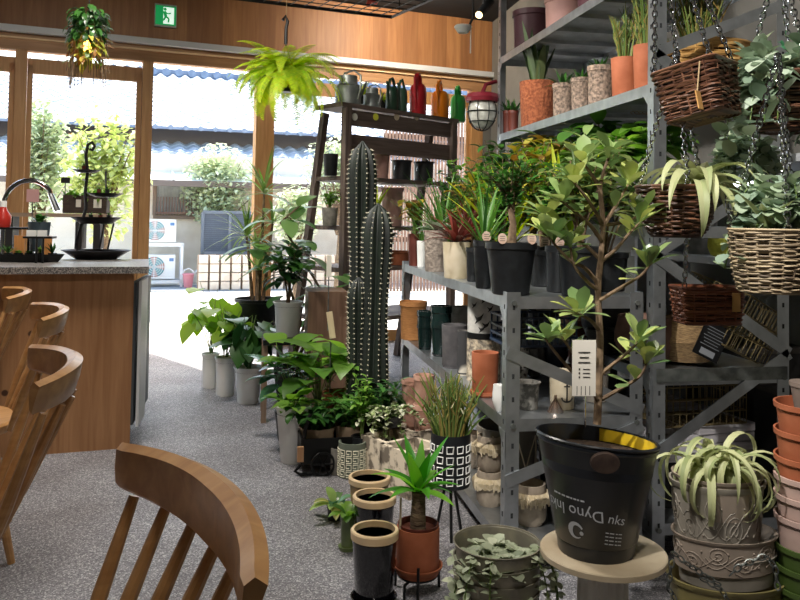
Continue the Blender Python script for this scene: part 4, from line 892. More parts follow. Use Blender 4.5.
DKP=mat('dark_matte_pot','1f1e1e','2b2928',9,.6)
for i,(px,py,h,w,hp,mt,l) in enumerate([(572,530,.1,44,60,DKP,'large dark matte pot on the bottom shelf behind the bucket'),(610,526,.1,40,66,TERRAD,'large dark red-brown pot on the bottom shelf at its right side'),(560,492,.1,40,52,DKP,'dark matte pot in the second row of the bottom shelf'),(598,486,.1,44,56,GREYC,'grey stone pot in the second row of the bottom shelf'),(560,462,.1,36,44,TERRAD,'dark red-brown pot deep in the bottom shelf'),(520,470,.1,36,40,DKP,'dark matte pot deep in the bottom shelf by the post'),
 (606,388,.5,34,56,DKP,'tall dark matte pot at the back of the middle shelf'),(585,366,.5,34,44,TERRAD,'dark red-brown pot deep in the middle shelf'),(545,352,.5,32,40,DKP,'dark matte pot deep in the middle shelf behind the navy crate'),(520,345,.5,26,36,GREYC,'grey stone pot deep in the middle shelf')]):
    on(l,px,py,h,w,w*.8,hp,mt,'lip',soil=False)
# ================================================================ floor plants on the left
random.seed(51)
def hp_leafy(T,z,H,R,ns,L,lm,el=(-.1,.8),W=None,shape='heart',bend=.9,pet=.05,off=(0,0),lo=.5,nl=4): return shrub(T,z,H,R,ns,nl,L,W or L*.85,shape,lm,GSTEM,bend=bend,fold=.12,el=el,lo=lo,pet=pet,n=6,off=off)
LHB=leafmat('leaf_heart_bright',['8fb43c','6f9a35','a9c24e','5a8a35'],.5)
on('tall white plastic pot nearest the door opening, heart-leaved plant',208,389,0,18,15,34,WHT,'flare',lambda T,s,h: hp_leafy(T,h,s*70,s*44,8,s*21,LHB,el=(-1.4,-.1),W=s*21,nl=2,bend=.3),name='potted_plant',cat='plant')
on('middle one of the three white plastic pots by the door',223,397,0,22,18,38,WHT,'flare',lambda T,s,h: hp_leafy(T,h,s*62,s*34,7,s*21,LHB,el=(-1.4,-.1),W=s*21,nl=2,bend=.3),name='potted_plant',cat='plant')
on('front right white flared pot of the three by the door, large round leaves',246,405,0,30,21,36,WHT,'flare',lambda T,s,h: hp_leafy(T,h*.9,s*60,s*36,12,s*26,LD,el=(-1.3,.1),W=s*24,nl=3,bend=.4),name='potted_plant',cat='plant')
# stand with black tall planter
st=thing('plant_stand','dark square plant stand behind the white pots by the door','stand',(Yp(257,320,5.6).x,5.6,0)); s=dep(st.location)/800
hs=Yp(257,322,5.6).z-.03
M().box((0,0,hs),(s*52,s*40,.03)).build('top',DW,st,smooth=False)
for x in (-1,1):
    for y in (-1,1): M().box((x*s*23,y*s*17,hs/2),(.035,.035,hs)).build('leg',DWV,st,smooth=False)
def tall_drac(T,s,h):
    b=M(); 
    for (x,y,H_) in ((-s*8,0,s*62),(s*3,0,s*105),(s*-1,.02,s*48),(s*9,0,s*75),(0,-.03,s*28)):
        b.tube(bez((x*.6,y,h*.8),(x,y,h+H_*.5),(x*1.5,y,h+H_),6),[.013,.012,.011,.01,.009,.009,.008],6)
    b.build('cane',BARK,T); m=M()
    for (x,y,H_,L_,n_) in ((-s*12,0,s*62,s*46,34),(s*4.5,0,s*105,s*58,26),(-s*2,.02,s*48,s*40,26),(s*13,0,s*75,s*30,20),(0,-.03,s*28,s*34,24)):
        for k in range(n_): m.leaf((x,y,h+H_),dirv(k*2.4,U(-.1,1.45)),L_*U(.7,1.1),s*3.0,'strap',U(.3,1.2),.2,7)
    m.build('foliage',leafmat('leaf_dracaena',['5f8a3c','8aac55','a6b873','466f30'],.35),T)
T=thing('potted_dracaena','tall spiky dracaena in a wide black planter beside the orange window post','plant',st.location+V((0,0,hs+.015))); pot(T,s*18,s*23,s*26,BLK,'lip'); tall_drac(T,s,s*26)
# rubber / fiddle ficus, big leaves
p=V((Yp(293,300,5.1).x,5.1,0)); s=dep(p)/800
T=thing('potted_rubber_tree','leaning rubber tree with big oval leaves in front of the window post','plant',p); pot(T,s*14,s*18,s*34,mat('planter_charcoal','2c2c2e',None,5,.6)); 
b=M(); m=M(); 
for (pts,nl) in (([(0,0,s*30),(s*10,0,s*70),(s*28,0,s*110),(s*-14,0,s*178),(-s*-6,0,s*196)],20),([(0,0,s*30),(s*20,0,s*70),(s*40,0,s*96),(s*56,0,s*112),(s*64,0,s*120)],16),([(0,0,s*30),(s*8,0,s*80),(-s*10,0,s*130),(-s*30,0,s*150),(-s*40,0,s*156)],14)):
    P_=[V(q) for q in pts]; fine=[]
    for i in range(len(P_)-1):
        for k in range(4): fine.append(P_[i].lerp(P_[i+1],k/4))
    fine.append(P_[-1]); b.tube(fine,[.012-.006*i/len(fine) for i in range(len(fine))],6)
    for j in range(nl):
        q=fine[int(len(fine)*(.35+.63*j/nl))]; m.leaf(q,dirv(j*2.4+U(-.4,.4),U(-.4,.7)),s*U(28,40),s*U(17,23),'oval',U(.3,1.0),.15,7,petiole=s*6)
b.build('branch',BARK,T); m.build('foliage',leafmat('leaf_rubber',['6f9a4e','4d7a3a','89ad6a','3d6a33'],.4,.3),T)
# white pot on brown box with coffee tree
bx=thing('wooden_box','worn brown wooden box standing behind the white pot plants','box',Yp(325,330,4.75)*1); bx.location=(Yp(325,330,4.75).x,4.75,0); s=dep(bx.location)/800
zt=Yp(325,291,4.65).z; M().box((0,0,zt/2),(s*38,.3,zt)).build('body',woodmat('box_wood','6f5444','8a6c58','523d31','z',3),bx,smooth=False)
st=thing('low_bench','low dark bench holding the white pot and foliage near the ladder shelf','bench',(Yp(288,345,4.75).x,4.72,0)); zb_=Yp(288,336,4.7).z
M().box((0,0,zb_-.015),(s*50,.34,.03)).build('seat',BLKM,st,smooth=False)
for x in (-1,1):
    for y in (-.14,.14): M().box((x*s*23,y,(zb_-.03)/2),(.03,.03,zb_-.03)).build('leg',woodmat('bench_leg','7c6452','9c8470','5a4639','z'),st,smooth=False)
T=thing('potted_coffee_tree','white flared pot with a glossy dark coffee tree on the low bench','plant',(st.location.x-s*1,4.7,zb_)); pot(T,s*11,s*15,s*34,WHT,'flare'); shrub(T,s*32,s*58,s*30,9,9,s*24,s*10,'oval',LD,BARK,bend=1.0)
def lab(px,py,y,w,h,label):
    o=M().box((0,0,0),(w,.003,h)).build('plant_label',PAPER,smooth=False); o.location=Yp(px,py,y); tag(o,label,'label'); return o
T=thing('plant_label','tall pale plant label hanging in front of the worn brown box','label',Yp(329,266,4.4)); M().box((0,0,0),(s*4.6,.004,s*20)).build('card',PAPER,T,smooth=False); M().tube([(0,0,-s*10),(0,0,-s*60)],.003,4).build('stake',GALVD,T)
T=thing('plant_label','pale wooden plant label leaning above the bright heart leaves','label',Yp(331,325,3.9)); o=M().box((0,0,0),(s*5,.004,s*22)).build('card',woodmat('label_wood','c9b490','dccaa8','a89270','z'),T,smooth=False); o.rotation_euler=(0,-.15,0); M().tube([(0,0,-s*10),(0,0,-s*55)],.003,4).build('stake',GALVD,T)
# black bucket-like hanging plant behind
# monstera etc
T=thing('potted_monstera','broad leaved philodendron with pale green leaves left of the cactus','plant',(Yp(318,430,4.05).x,4.05,0)); s=dep(T.location)/800; pot(T,s*20,s*24,s*34,mat('pot_dark_grey','3a3a3c',None,5,.6)); hp_leafy(T,s*32,s*70,s*48,12,s*40,LG,el=(-.2,.6),W=s*26,pet=.06,nl=3)
T=thing('potted_foliage','glossy dark pointed leaf plant low beside the white floor pot','plant',(Yp(290,440,4.2).x,4.2,0)); s=dep(T.location)/800; pot(T,s*12,s*16,s*30,BLK); hp_leafy(T,s*28,s*52,s*36,9,s*34,leafmat('leaf_shiny_blue_green',['3c6a4c','5f8f6a','2c5238','7aa68a'],.2,.2),el=(-.1,.7),W=s*15,shape='oval',pet=.05,nl=3)
T=thing('terracotta_bowl','terracotta bowl low among the leaves beside the cactus base','bowl',(Yp(338,390,3.95).x+.02,3.95,0)); s=dep(T.location)/800; pot(T,s*12,s*20,s*60,TERRA,'lip')
# cactus
CAC=mat('cactus_skin','0f1612','182319',10,.55); SPN=mat('spine_pale','cfc8b0',None,5,.8)
cp=V((Yp(362,400,3.9).x,3.9,0)); s=dep(cp)/800
T=thing('potted_cactus','tall dark ribbed columnar cactus with three stems in a hidden floor pot','cactus',cp); pot(T,s*26,s*32,s*46,mat('pot_dark_brown','3a2a22',None,5,.7))
def column(cx,cy,z0,z1,r,lean=0):
    m=M(); n=56; k=26; vs=[]; nr=9; sp=M()
    for j in range(k+1):
        t=j/k; z=z0+(z1-z0)*t; e=(z1-z)/(r*2.6); rr=r*(math.sqrt(max(1-(1-min(e,1))**2,0)))*(.9+.1*math.sin(t*9)); rr=max(rr,.002)
        for i in range(n):
            a=2*PI*i/n; q=rr*(1+.17*math.cos(nr*a)); vs.append((cx+q*math.cos(a)+lean*t,cy+q*math.sin(a),z))
    fs=[(j*n+i,j*n+(i+1)%n,(j+1)*n+(i+1)%n,(j+1)*n+i) for j in range(k) for i in range(n)]+[tuple(range(k*n,k*n+n))]
    m.add(vs,fs).build('stem',CAC,T)
    for i in range(nr):
        a=2*PI*i/nr; 
        for j in range(int((z1-z0)/.024)):
            z=z0+.024*j; t=(z-z0)/(z1-z0); e=(z1-z)/(r*2.6); rr=r*math.sqrt(max(1-(1-min(e,1))**2,0))*(.9+.1*math.sin(t*9))*1.18; c=V((cx+rr*math.cos(a)+lean*t,cy+rr*math.sin(a),z))
            sp.ball(c,.0032,5); 
            for q in range(3): d=dirv(a+U(-.9,.9),U(-.6,.6)); sp.add([c+V((0,0,.0009)),c-V((0,0,.0009)),c+d*.013],[(0,1,2)])
    sp.build('spines',SPN,T)
def zy(py): return Yp(362,py,3.9).z
column(s*0,.04,s*30,zy(140),s*13,-s*3); column(s*8,-.07,s*30,zy(203),s*13.5,s*3); column(-s*6,-.06,s*30,zy(276),s*10,-s*1)
# dense foliage in black cart
cp=V((G(330,470).x,G(330,470).y+.05,0)); s=dep(cp)/800
ct=thing('planter_cart','black metal planter cart with a small spoked wheel on the floor','cart',cp,0.05)
W_=s*60; m=M()
for y in (-.11,.11): m.box((0,y,s*23),(W_,.008,s*24))
for x in (-W_/2,W_/2): m.box((x,0,s*23),(.008,.22,s*24))
m.box((0,0,s*12),(W_,.22,.008)); m.build('tub',BLKM,ct,smooth=False)
for y in (-.13,.13):
    w_=M(); c=V((-s*10,y,s*11)); w_.tube([c+V((s*11*math.cos(t),0,s*11*math.sin(t))) for t in [2*PI*q/24 for q in range(24)]],.006,6,True); w_.ball(c,.012,8)
    for q in range(6): t=q*PI/3; w_.tube([c,c+V((s*11*math.cos(t),0,s*11*math.sin(t)))],.0035,4)
    w_.build('wheel',BLKM,ct)
M().tube([(-s*31,-.1,s*10),(-s*36,-.1,s*4),(-s*31,-.12,s*2),(-s*16,-.12,s*3)],.008,6).build('foot',BLKM,ct)
M().tube([(-W_/2,-.1,s*12),(-W_/2+s*3,-.1,s*44),(-W_/2+s*8,-.1,s*58)],.009,7).build('handle_rod',BLKM,ct)
M().box((-W_/2-s*2,-.13,s*22),(s*6,.02,s*14)).build('handle_tip',woodmat('tip_wood','b98a62','d0a67e','9a6f4b','z'),ct,smooth=False)
KRAFT=mat('kraft_wrap','9a836b','b9a389',9,.8,bump=.5)
def foliage_pot(label,dx,dy,r,lm,R_,H_,L_,W2,ns=14,shape='oval',wrap=KRAFT):
    T=thing('potted_foliage',label,'plant',cp+V((dx*s,dy,s*13)),0); M().lathe([(r*s*.8,0),(r*s,s*24),(r*s*1.08,s*28),(r*s*.95,s*24),(0,s*22)],20,fn=lambda a,t:1+.05*math.sin(7*a)).build('wrapped_pot',wrap,T); shrub(T,s*22,H_*s,R_*s,ns,12,L_*s,W2*s,shape,lm,GSTEM,bend=1.0,lo=.2); return T
foliage_pot('kraft wrapped pot of glossy dark ripple leaves in the black cart, left',-12,0,17,LD,36,26,15,7,18)
foliage_pot('kraft wrapped pot of mixed green leaves in the black cart, right',20,.02,14,LM,32,38,14,6,16)
T=on('white flared floor pot at the left corner of the black cart',291,465,0,38,24,56,WHT,'flare',lambda T,s,h: hp_leafy(T,h*.8,s*20,s*22,6,s*18,LG,nl=3),name='potted_plant',cat='plant')
T=thing('potted_foliage','dense dark green bush in front of the cactus base','plant',(Yp(382,430,3.75).x,3.75,0)); s2=dep(T.location)/800; pot(T,s2*18,s2*22,s2*30,BLK); shrub(T,s2*28,s2*52,s2*32,16,14,s2*15,s2*6,'oval',LD,GSTEM,bend=1.1,lo=.2); 
T=thing('potted_foliage','airy yellow-green plant just right of the cart foliage','plant',(Yp(362,440,3.65).x,3.65,0)); pot(T,s2*9,s2*11,s2*34,BLK); shrub(T,s2*30,s2*62,s2*16,8,12,s2*10,s2*4,'oval',LG,GSTEM,bend=.8)
# greek key pot and neighbours
def keypot(label,px,py,wt,wb,hp,z=0):
    T=on(label,px,py,z,wt,wb,hp,mat('key_green_grey','5f675a','767d6d',10,.7),'plain',soil=False); p,s=base(px,py,z,wb); h=hp*s; m=M(); rows=4; cols=13
    for r_ in range(rows):
        for c in range(cols):
            a0=2*PI*c/cols; zz=h*(.14+.2*r_); w_=2*PI/cols*.36; hh_=h*.075
            pl=[(-w_,-hh_),(w_,-hh_),(w_,hh_),(-w_,hh_),(-w_,-hh_*.2),(w_*.2,-hh_*.2)]
            def P(x,y): rr=(wb/2+(wt-wb)/2*((zz+y)/h))*s*1.015; return (rr*math.cos(a0+x),rr*math.sin(a0+x),zz+y)
            m.tube([P(*q) for q in pl],.0028,4)
    m.build('raised_key_pattern',mat('key_cream','d8d4bd',None,5,.7),T); return T
keypot('grey-green pot with raised square key pattern beside the cart wheel',351,480,28,29,34)
on('small plain grey-green pot behind the key patterned pot',337,476,0,15,15,26,GREYC,'plain',soil=False)
FL=mat('stone_flower_print','6f6558','cdc0aa',15,.85,lo=.42,hi=.5,det=4)
def sqpot(label,px,py,w,h,rz=.35,sc=1):
    p,s=base(px,py,0,w*.7); T=thing('square_planter',label,'planter',p,rz,'printed square planters'); a=w*s/2; H_=h*s; m=M()
    for (x,y,dx,dy) in ((0,-a,1,0),(0,a,1,0),(-a,0,0,1),(a,0,0,1)): m.box((x,y,H_/2),(2*a*dx+.02,2*a*dy+.02,H_) if dx else (.02,2*a+.02,H_))
    m.box((0,0,H_*.35),(2*a,2*a,.02)); m.build('body',FL,T,smooth=False); return T
sqpot('front square stone planter with faded flower print and open top',412,494,42,44,.5)
sqpot('square stone planter farther left, trailing variegated ivy inside',390,480,38,40,.5)
sqpot('third square stone planter at the back, nearer the low rack',418,468,34,38,.5)
T=thing('trailing_ivy','variegated white and green ivy trailing over the stone planters','plant',base(394,480,0,20)[0]+V((0,.05,.24))); s=dep(T.location)/800
M().lathe([(s*8,-s*6),(s*10,s*4),(s*9,s*4),(0,s*3)],16).build('pot',BLK,T)
m=M(); b=M()
for k in range(20):
    a=U(2.2,5.6) if k%3 else U(0,6.3); R_=s*U(12,42); pts=bez((0,0,s*3),(math.cos(a)*R_*.6,math.sin(a)*R_*.4,s*U(10,26)),(math.cos(a)*R_,math.sin(a)*R_*.5,s*U(-22,12)),8); b.tube(pts,.0018,4)
    for q in pts[1:]:
        for _ in range(3): m.leaf(q,dirv(U(0,6.3),U(-.5,.9)),s*U(4,6.5),s*4.5,'heart',.6,.2,4)
b.build('stem',GSTEM,T); m.build('foliage',LVAR,T)
# small plants by the black pots
on('small pot of banded green leaves on the floor behind the cream rimmed pots',334,522,0,16,13,14,BLK,'lip',lambda T,s,h: rosette(T,h,16,s*26,s*9,leafmat('leaf_banded',['5f9a86','a8c46a','3f6a4a','c9c873'],.3,.25),el=(.2,1.2),bend=1.4,shape='oval'),name='potted_plant',cat='plant')
on('green ceramic pot with matching saucer at the aisle edge',347,552,0,15,13,34,mat('celadon','5a6a42','73824f',8,.3),'lip',lambda T,s,h:(rosette(T,h,12,s*22,s*9,LG,el=(.2,1.2),bend=1.3,shape='oval'),M().lathe([(s*8,0),(s*9.5,s*4),(s*8.5,s*4),(0,s*2)],20).build('saucer',mat('celadon','5a6a42'),T)),name='potted_plant',cat='plant')
on('small tan pot wedged beside the rearmost cream rimmed pot',353,540,0,14,12,22,mat('tan_clay','a68a5f','b99c70',10,.7),'lip',soil=False)
# black cream rim pots
CRM=mat('cream_rim','d9b98c','e4cba4',10,.5); GB=mat('gloss_black','0c0d12','14151b',6,.12,coat=.5)
def rimpot(label,px,py,w,hp,body,sauc=False):
    p,s=base(px,py,0,w*.82); T=thing('rimmed_pot',label,'pot',p,0,'cream rimmed pots'); r=w*s/2; h=hp*s
    M().lathe([(r*.74,0),(r*.78,h*.02),(r*.93,h*.86),(r*.88,h*.86),(r*.72,h*.1),(0,h*.1)],36).build('body',body,T)
    M().lathe([(r*.93,h*.87),(r,h*.885),(r*1.01,h*.98),(r*.97,h),(r*.86,h),(r*.87,h*.97),(r*.87,h*.89)],36).build('rim',CRM,T)
    M().lathe([(r*.88,h*.915),(0,h*.915)],30).build('inner_pot' ,mat('inner_grey','3e3d38',None,5,.6),T)
    if sauc: M().lathe([(r*.8,0),(r*.98,h*.09),(r*.93,h*.09),(r*.76,h*.01)],30).build('saucer',GB,T)
rimpot('nearest black pot with cream rim on a black saucer, at the aisle edge',373,611,48,72,GB,True)
rimpot('middle one of three cream rimmed pots, glossy black body',373,561,43.5,58,GB)
rimpot('rearmost of three cream rimmed pots, with a tan body',368,534,42,51,mat('tan_gloss','8c7350','a58b63',6,.4))
# yucca on stand
p,s=base(418,582,.06,44); ys=thing('wire_plant_stand','black wire plant stand under the terracotta yucca pot','stand',V((p.x,p.y,0)))
m=M(); m.tube([(s*19*math.cos(t),s*19*math.sin(t),.055) for t in [2*PI*q/28 for q in range(28)]],.004,5,True)
m.build('ring',BLKM,ys)
for a in (-1.75,.35,2.4,4.0): M().tube([(s*26*math.cos(a),s*26*math.sin(a),0),(s*25.5*math.cos(a),s*25.5*math.sin(a),s*34 if a==-1.75 else s*16)],.0045,6).build('leg',BLKM,ys); M().tube([(s*26*math.cos(a),s*26*math.sin(a),.05),(0,0,.05)],.004,5).build('spoke',BLKM,ys)
T=thing('potted_yucca','terracotta cylinder pot with saucer holding a thick trunked yucca','plant',p+V((0,0,0)))
r=s*21.5; h=s*46
M().lathe([(r*.97,0),(r,s*2),(r,h*.9),(r*.99,h),(r*.93,h),(r*.92,h*.85),(0,h*.8)],36).build('pot',TERRA,T); M().lathe([(r*.9,0),(r*1.14,s*6),(r*1.17,s*9),(r*1.1,s*9),(r*1.02,s*3)],36).build('saucer',TERRA,T)
M().lathe([(r*.85,h*.8),(r*.9,h*1.0),(r*.96,h*1.07),(r*.9,h*1.07),(r*.84,h*.95),(0,h*.93)],30).build('inner_pot',TERRAD,T)
M().lathe([(r*.82,h*.9),(0,h*.97)],20).build('soil',SOIL,T)
m=M().lathe([(s*8,h*.9),(s*7.5,h+s*10),(s*6.5,h+s*28),(s*7.5,h+s*34),(s*4,h+s*37)],18,fn=lambda a,t:1+.07*math.sin(5*a+20*t)); m.build('trunk',mat('yucca_trunk','4a3a2c','6f5b46',30,.95,bump=1,st=(1,1,3)),T)
m=M()
for k in range(17):
    e=.15+1.3*(k/17); m.leaf((0,0,h+s*32),dirv(k*2.4+.5,e),s*U(52,66)*(1 if e>.8 else .85),s*15,'strap',U(.15,.5) if e>.9 else U(.6,1.3),.3,9)
m.build('foliage',leafmat('leaf_yucca',['3f8a28','66b33a','2f6f22','8fcf4a'],.4,.3),T)
M().box((-r*.9,-s*6,h+s*14),(s*2,.002,s*34)).build('plastic_label',mat('clear_label','b5a48a',None,5,.3),T,smooth=False)
# geometric pot on tripod, fire stick plant
p,s=base(450,541,0,20); p=p; z0=s*52
T=thing('tripod_stand','black tripod legs carrying the square patterned pot','stand',p)
for a in (.4,2.5,4.6): M().tube([(s*15*math.cos(a),s*15*math.sin(a),0),(s*5*math.cos(a),s*5*math.sin(a),z0)],.0055,6).build('leg',BLKM,T)
M().lathe([(s*10,z0-s*1),(s*10,z0),(0,z0)],20).build('plate',BLKM,T)
T=thing('potted_fire_stick_plant','black pot printed with white squares holding a spiky fire stick plant','plant',p+V((0,0,z0)))
r=s*20; h=s*52; M().lathe([(r*.97,0),(r,s*2),(r,h),(r*.94,h),(r*.9,h*.85),(0,h*.8)],40).build('pot',BLK,T); m=M()
for i in range(12):
    for j in range(4):
        a=2*PI*(i+.5)/12; zz=h*(.15+.2*j); w_=.17; hh_=h*.065; P=lambda x,y:(r*1.01*math.cos(a+x),r*1.01*math.sin(a+x),zz+y)
        m.tube([P(-w_*.9,-hh_),P(w_*.8,-hh_*.9),P(w_,hh_),P(-w_,hh_*.9)],.0026,4,True)
m.build('painted_squares',WHT,T); sticks(T,h*.85,80,s*66,s*44,LSTK,.0042,2)
# ================================================================ near right: succulent stack, round table, bucket, clusia
p=D(497,541,2.03); s=2.03/800; rt=p.z; GST=mat('grey_tin','7f7a6e','98927f',20,.5,.3)
for i,lab in enumerate(['lowest','third from top','second from top']): 
    z=rt-.036*(3-i)-(.0 if i else .0); T=thing('stacked_pot','grey tapered pot nested in the front stack, %s'%lab,'pot',(p.x,p.y,max(z-.3,0)),0,'nested grey pots')
    zz=z-max(z-.3,0); M().lathe([(s*30,0),(s*40,zz*.75),(s*41,zz*.76),(s*43,zz-.004),(s*44,zz),(s*42.5,zz),(s*40,zz*.8),(s*32,zz*.7)],36).build('body',GST,T)
T=thing('trailing_succulent','silvery round leaved succulent trailing over the topmost grey nested pot','plant',(p.x,p.y,rt-.25))
M().lathe([(s*30,0),(s*40,.19),(s*42,.245),(s*44,.25),(s*42.5,.25),(s*40,.2),(s*38,.16),(0,.15)],40).build('pot',GST,T)
m=M(); b=M()
for k in range(60):
    a=k*2.4; R_=s*U(8,46); out=R_>s*30; c=(math.cos(a)*R_,math.sin(a)*R_); 
    pts=bez((c[0]*.3,c[1]*.3,.14),(c[0]*.8,c[1]*.8,.22+U(0,.04)),(c[0]*1.05,c[1]*1.05,(.25-U(.04,.16)) if out else .18+U(0,.04)),7); b.tube(pts,.0022,4)
    for i,q in enumerate(pts[2:]):
        for sg in (0,PI): m.leaf(q,dirv(a+PI/2+sg+i*1.2,U(-.2,.8)),s*U(11,17),s*13,'round',.4,.3,5)
for a,zz in ((-.5,-.02),(-.9,-.05),(-.3,-.1),(3.9,0),(4.3,-.05)):
    pts=bez((math.cos(a)*s*36,math.sin(a)*s*36,.24),(math.cos(a)*s*60,math.sin(a)*s*60,.26),(math.cos(a)*s*62,math.sin(a)*s*62,.1+zz),10); b.tube(pts,.002,4)
    for i,q in enumerate(pts):
        for sg in (0,PI): m.leaf(q,dirv(a+PI/2+sg+i,U(-.4,.5)),s*U(8,12),s*7,'round',.3,.3,5)
b.build('stem',GSTEM,T); m.build('foliage',LS,T)
# round table
tc=D(603,549,1.92); s=1.92/800; tz=tc.z
T=thing('round_side_table','small round pale topped side table on a fluted white column','table',(tc.x,tc.y,0))
M().lathe([(s*60,tz-s*7),(s*62,tz-s*6),(s*62,tz-s*1),(s*61,tz),(0,tz)],48).build('tabletop',mat('worn_cream_top','b9a688','d6c8ad',7,.75,bump=.1,det=8),T)
M().lathe([(s*34,0),(s*34,s*4),(s*26,s*8),(s*24,tz-s*14),(s*30,tz-s*9),(s*30,tz-s*7)],80,fn=lambda a,t:1+.03*(1 if math.sin(16*a)>0 else -1)).build('column',mat('column_white','bdbab2','cdcac2',9,.7),T)
# bucket
bc=D(596,548,1.92); bc.z=tz; s=dep(bc)/800
T=thing('potted_clusia','black paint bucket planter on the round table with a branching clusia shrub','plant',bc)
tilt=Matrix.Rotation(.05,3,'Y')@Matrix.Rotation(.10,3,'X'); h=s*112; rb_=s*38; rt_=s*60
BKT=mat('bucket_black','14171d','20252c',3,.32,bump=.03)
m=M().lathe([(rb_*.97,0),(rb_,s*3),(rb_*1.03,h*.12),(rb_*1.06,h*.13),(rt_*.97,h*.93),(rt_*1.0,h*.945),(rt_*1.0,h*.96),(rt_*.985,h*.965),(rt_*1.0,h*.975),(rt_*1.02,h*.99),(rt_*1.0,h),(rt_*.97,h),(rt_*.9,h*.72),(0,h*.72)],56)
def tl(v): v=V(v); k=v.z/h; return tuple(v+V((0,-s*0*k,0))+V((0,0,(-.10*v.x*k*1.0)+(-.05*v.y*k))))
m.v=[tl(v) for v in m.v]; m.build('bucket',BKT,T)
m=M().lathe([(rt_*.955,h*.985),(rt_*.925,h*.87)],40); m.v=[tl(v) for v in m.v]; m.f=[f for f in m.f if len(f)==4 and sum(m.v[i][0] for i in f)/4>rt_*.38]; us=sorted({i for f in m.f for i in f}); ix={i:k for k,i in enumerate(us)}; m.v=[m.v[i] for i in us]; m.f=[tuple(ix[i] for i in f) for f in m.f]; m.build('paint_residue',mat('yellow_paint','d8b520','4a3c14',9,.5,lo=.5,hi=.62),T)
m=M().lathe([(rt_*.915,h*.86),(rt_*.5,h*.88),(0,h*.885)],30); m.v=[tl(v) for v in m.v]; m.build('soil',SOIL,T)
m=M().lathe([(s*14,0),(s*13,s*3),(s*5,s*4),(0,s*4)],24,sy=.75)
e=m.build('handle_ear',mat('rusty_ear','3a2d28','57473d',20,.6,.4),T); ea=math.radians(-107); e.rotation_euler=(PI/2+.14,0,ea+PI/2); e.location=tl((rt_*.99*math.cos(ea),rt_*.99*math.sin(ea),h*.885)); 
fl=V((math.sin(yaw),math.cos(yaw),0))
def wrap(r0,r1,a0,z0,rot,k=1):
    def f(x,y):
        c_,s_=math.cos(rot),math.sin(rot); X_=(x*c_-y*s_); Z_=(x*s_+y*c_); z=z0+Z_; rr=(rb_*1.06+(rt_*.97-rb_*1.06)*((z/h)-.13)/.8)*1.006; a=a0+X_/rr; return tl((rr*math.cos(a),rr*math.sin(a),z))
    return f
WP=mat('print_white','c9cdd2',None,5,.6); AF=-PI/2-yaw*0-.28
lt=M(); v_,f_=text_pts('Dyno Inks',s*15.5,wrap(0,0,AF-.66,h*.47,PI-.04)); lt.add(v_,f_)
def bars(fn,ws,y,t):
    x=-sum(ws)/2
    for w_ in ws: lt.add([fn(x,y),fn(x+w_*.75,y),fn(x+w_*.75,y+t),fn(x,y+t)],[(0,1,2,3)]); x+=w_
fw_=wrap(0,0,AF-.74,h*.54,PI-.04); bars(fw_,[s*k for k in (5,3,4,3,5,6,4,7)],0,s*1.6)
fn=wrap(0,0,AF-.60,h*.265,PI)
ring=[(-s*8*math.cos(.9+q*.36)*1.0,s*8*math.sin(.9+q*.36)) for q in range(15)]
inn=[(-s*(6.4-3.2*math.sin(q/14*PI))*math.cos(.9+q*.36)-s*.3,s*(6.6-2.0*math.sin(q/14*PI))*math.sin(.9+q*.36)+s*.5) for q in range(15)]
lt.add([fn(*q) for q in ring]+[fn(*q) for q in inn],[(q,q+1,16+q,15+q) for q in range(14)])
dot=[(s*(-6.0)+s*2.0*math.cos(q*PI/5),s*2+s*2.0*math.sin(q*PI/5)) for q in range(10)]; lt.add([fn(*q) for q in dot],[tuple(range(10))])
v_,f_=text_pts('nks',s*13,wrap(0,0,AF+.27,h*.36,-.16)); lt.add(v_,f_)
for i in range(4): bars(wrap(0,0,AF+.26,h*(.27-i*.032),-.12),[s*k for k in (4,6,3,5)],0,s*1.0)
lt.build('bucket_lettering',WP,T,smooth=False)
# clusia branches, traced as a shrub: points in bucket-local metres
def cp_(px,py,dy=0): q=Yp(px,py,bc.y+dy); return q-bc
tr=[cp_(597,424),cp_(599,380),cp_(600,340,.0),cp_(598,290,.01),cp_(601,255,.02),cp_(603,225,.03),cp_(600,190,.03)]
def fine(P_,k=5):
    o=[]
    for i in range(len(P_)-1):
        a=P_[max(i-1,0)];b=P_[i];c=P_[i+1];d=P_[min(i+2,len(P_)-1)]
        for j in range(k): t=j/k; o.append(.5*((2*b)+(c-a)*t+(2*a-5*b+4*c-d)*t*t+(3*b-a-3*c+d)*t**3))
    return o+[P_[-1]]
ft=fine(tr); M().tube(ft,[s*4.2-(s*1.8)*i/len(ft) for i in range(len(ft))],9).build('trunk',BARK,T)
br=[[(599,285,.01),(585,268,.0),(572,262,-.02),(558,248,-.03),(548,236,-.03)],[(600,262,.02),(615,250,.02),(628,235,.0),(640,222,0)],[(600,290,.01),(590,284,0),(574,265,-.02),(570,240,-.03)],
[(601,240,.02),(590,225,0),(575,212,-.03),(560,200,-.04)],[(601,230,.03),(612,212,.02),(622,195,.02),(630,182,.02)],[(600,190,.03),(592,175,.02),(580,160,.0)],[(600,190,.03),(604,170,.04),(612,150,.05)],
[(600,375,0),(612,365,-.01),(628,352,-.03),(640,340,-.04)],[(600,400,0),(618,390,-.01),(640,376,-.03),(648,358,-.04)],[(600,405,0),(590,385,-.02),(572,352,-.04),(560,335,-.05)],[(599,330,0),(590,320,-.02),(575,312,-.03)],
[(600,300,0),(620,288,-.02),(640,276,-.04),(652,262,-.05)],[(601,260,.02),(585,245,.04),(560,228,.05),(545,215,.05)],[(603,225,.03),(625,222,.05),(645,212,.06)],[(603,225,.03),(588,200,-.04),(572,180,-.06)]]
b=M(); m=M(); random.seed(77)
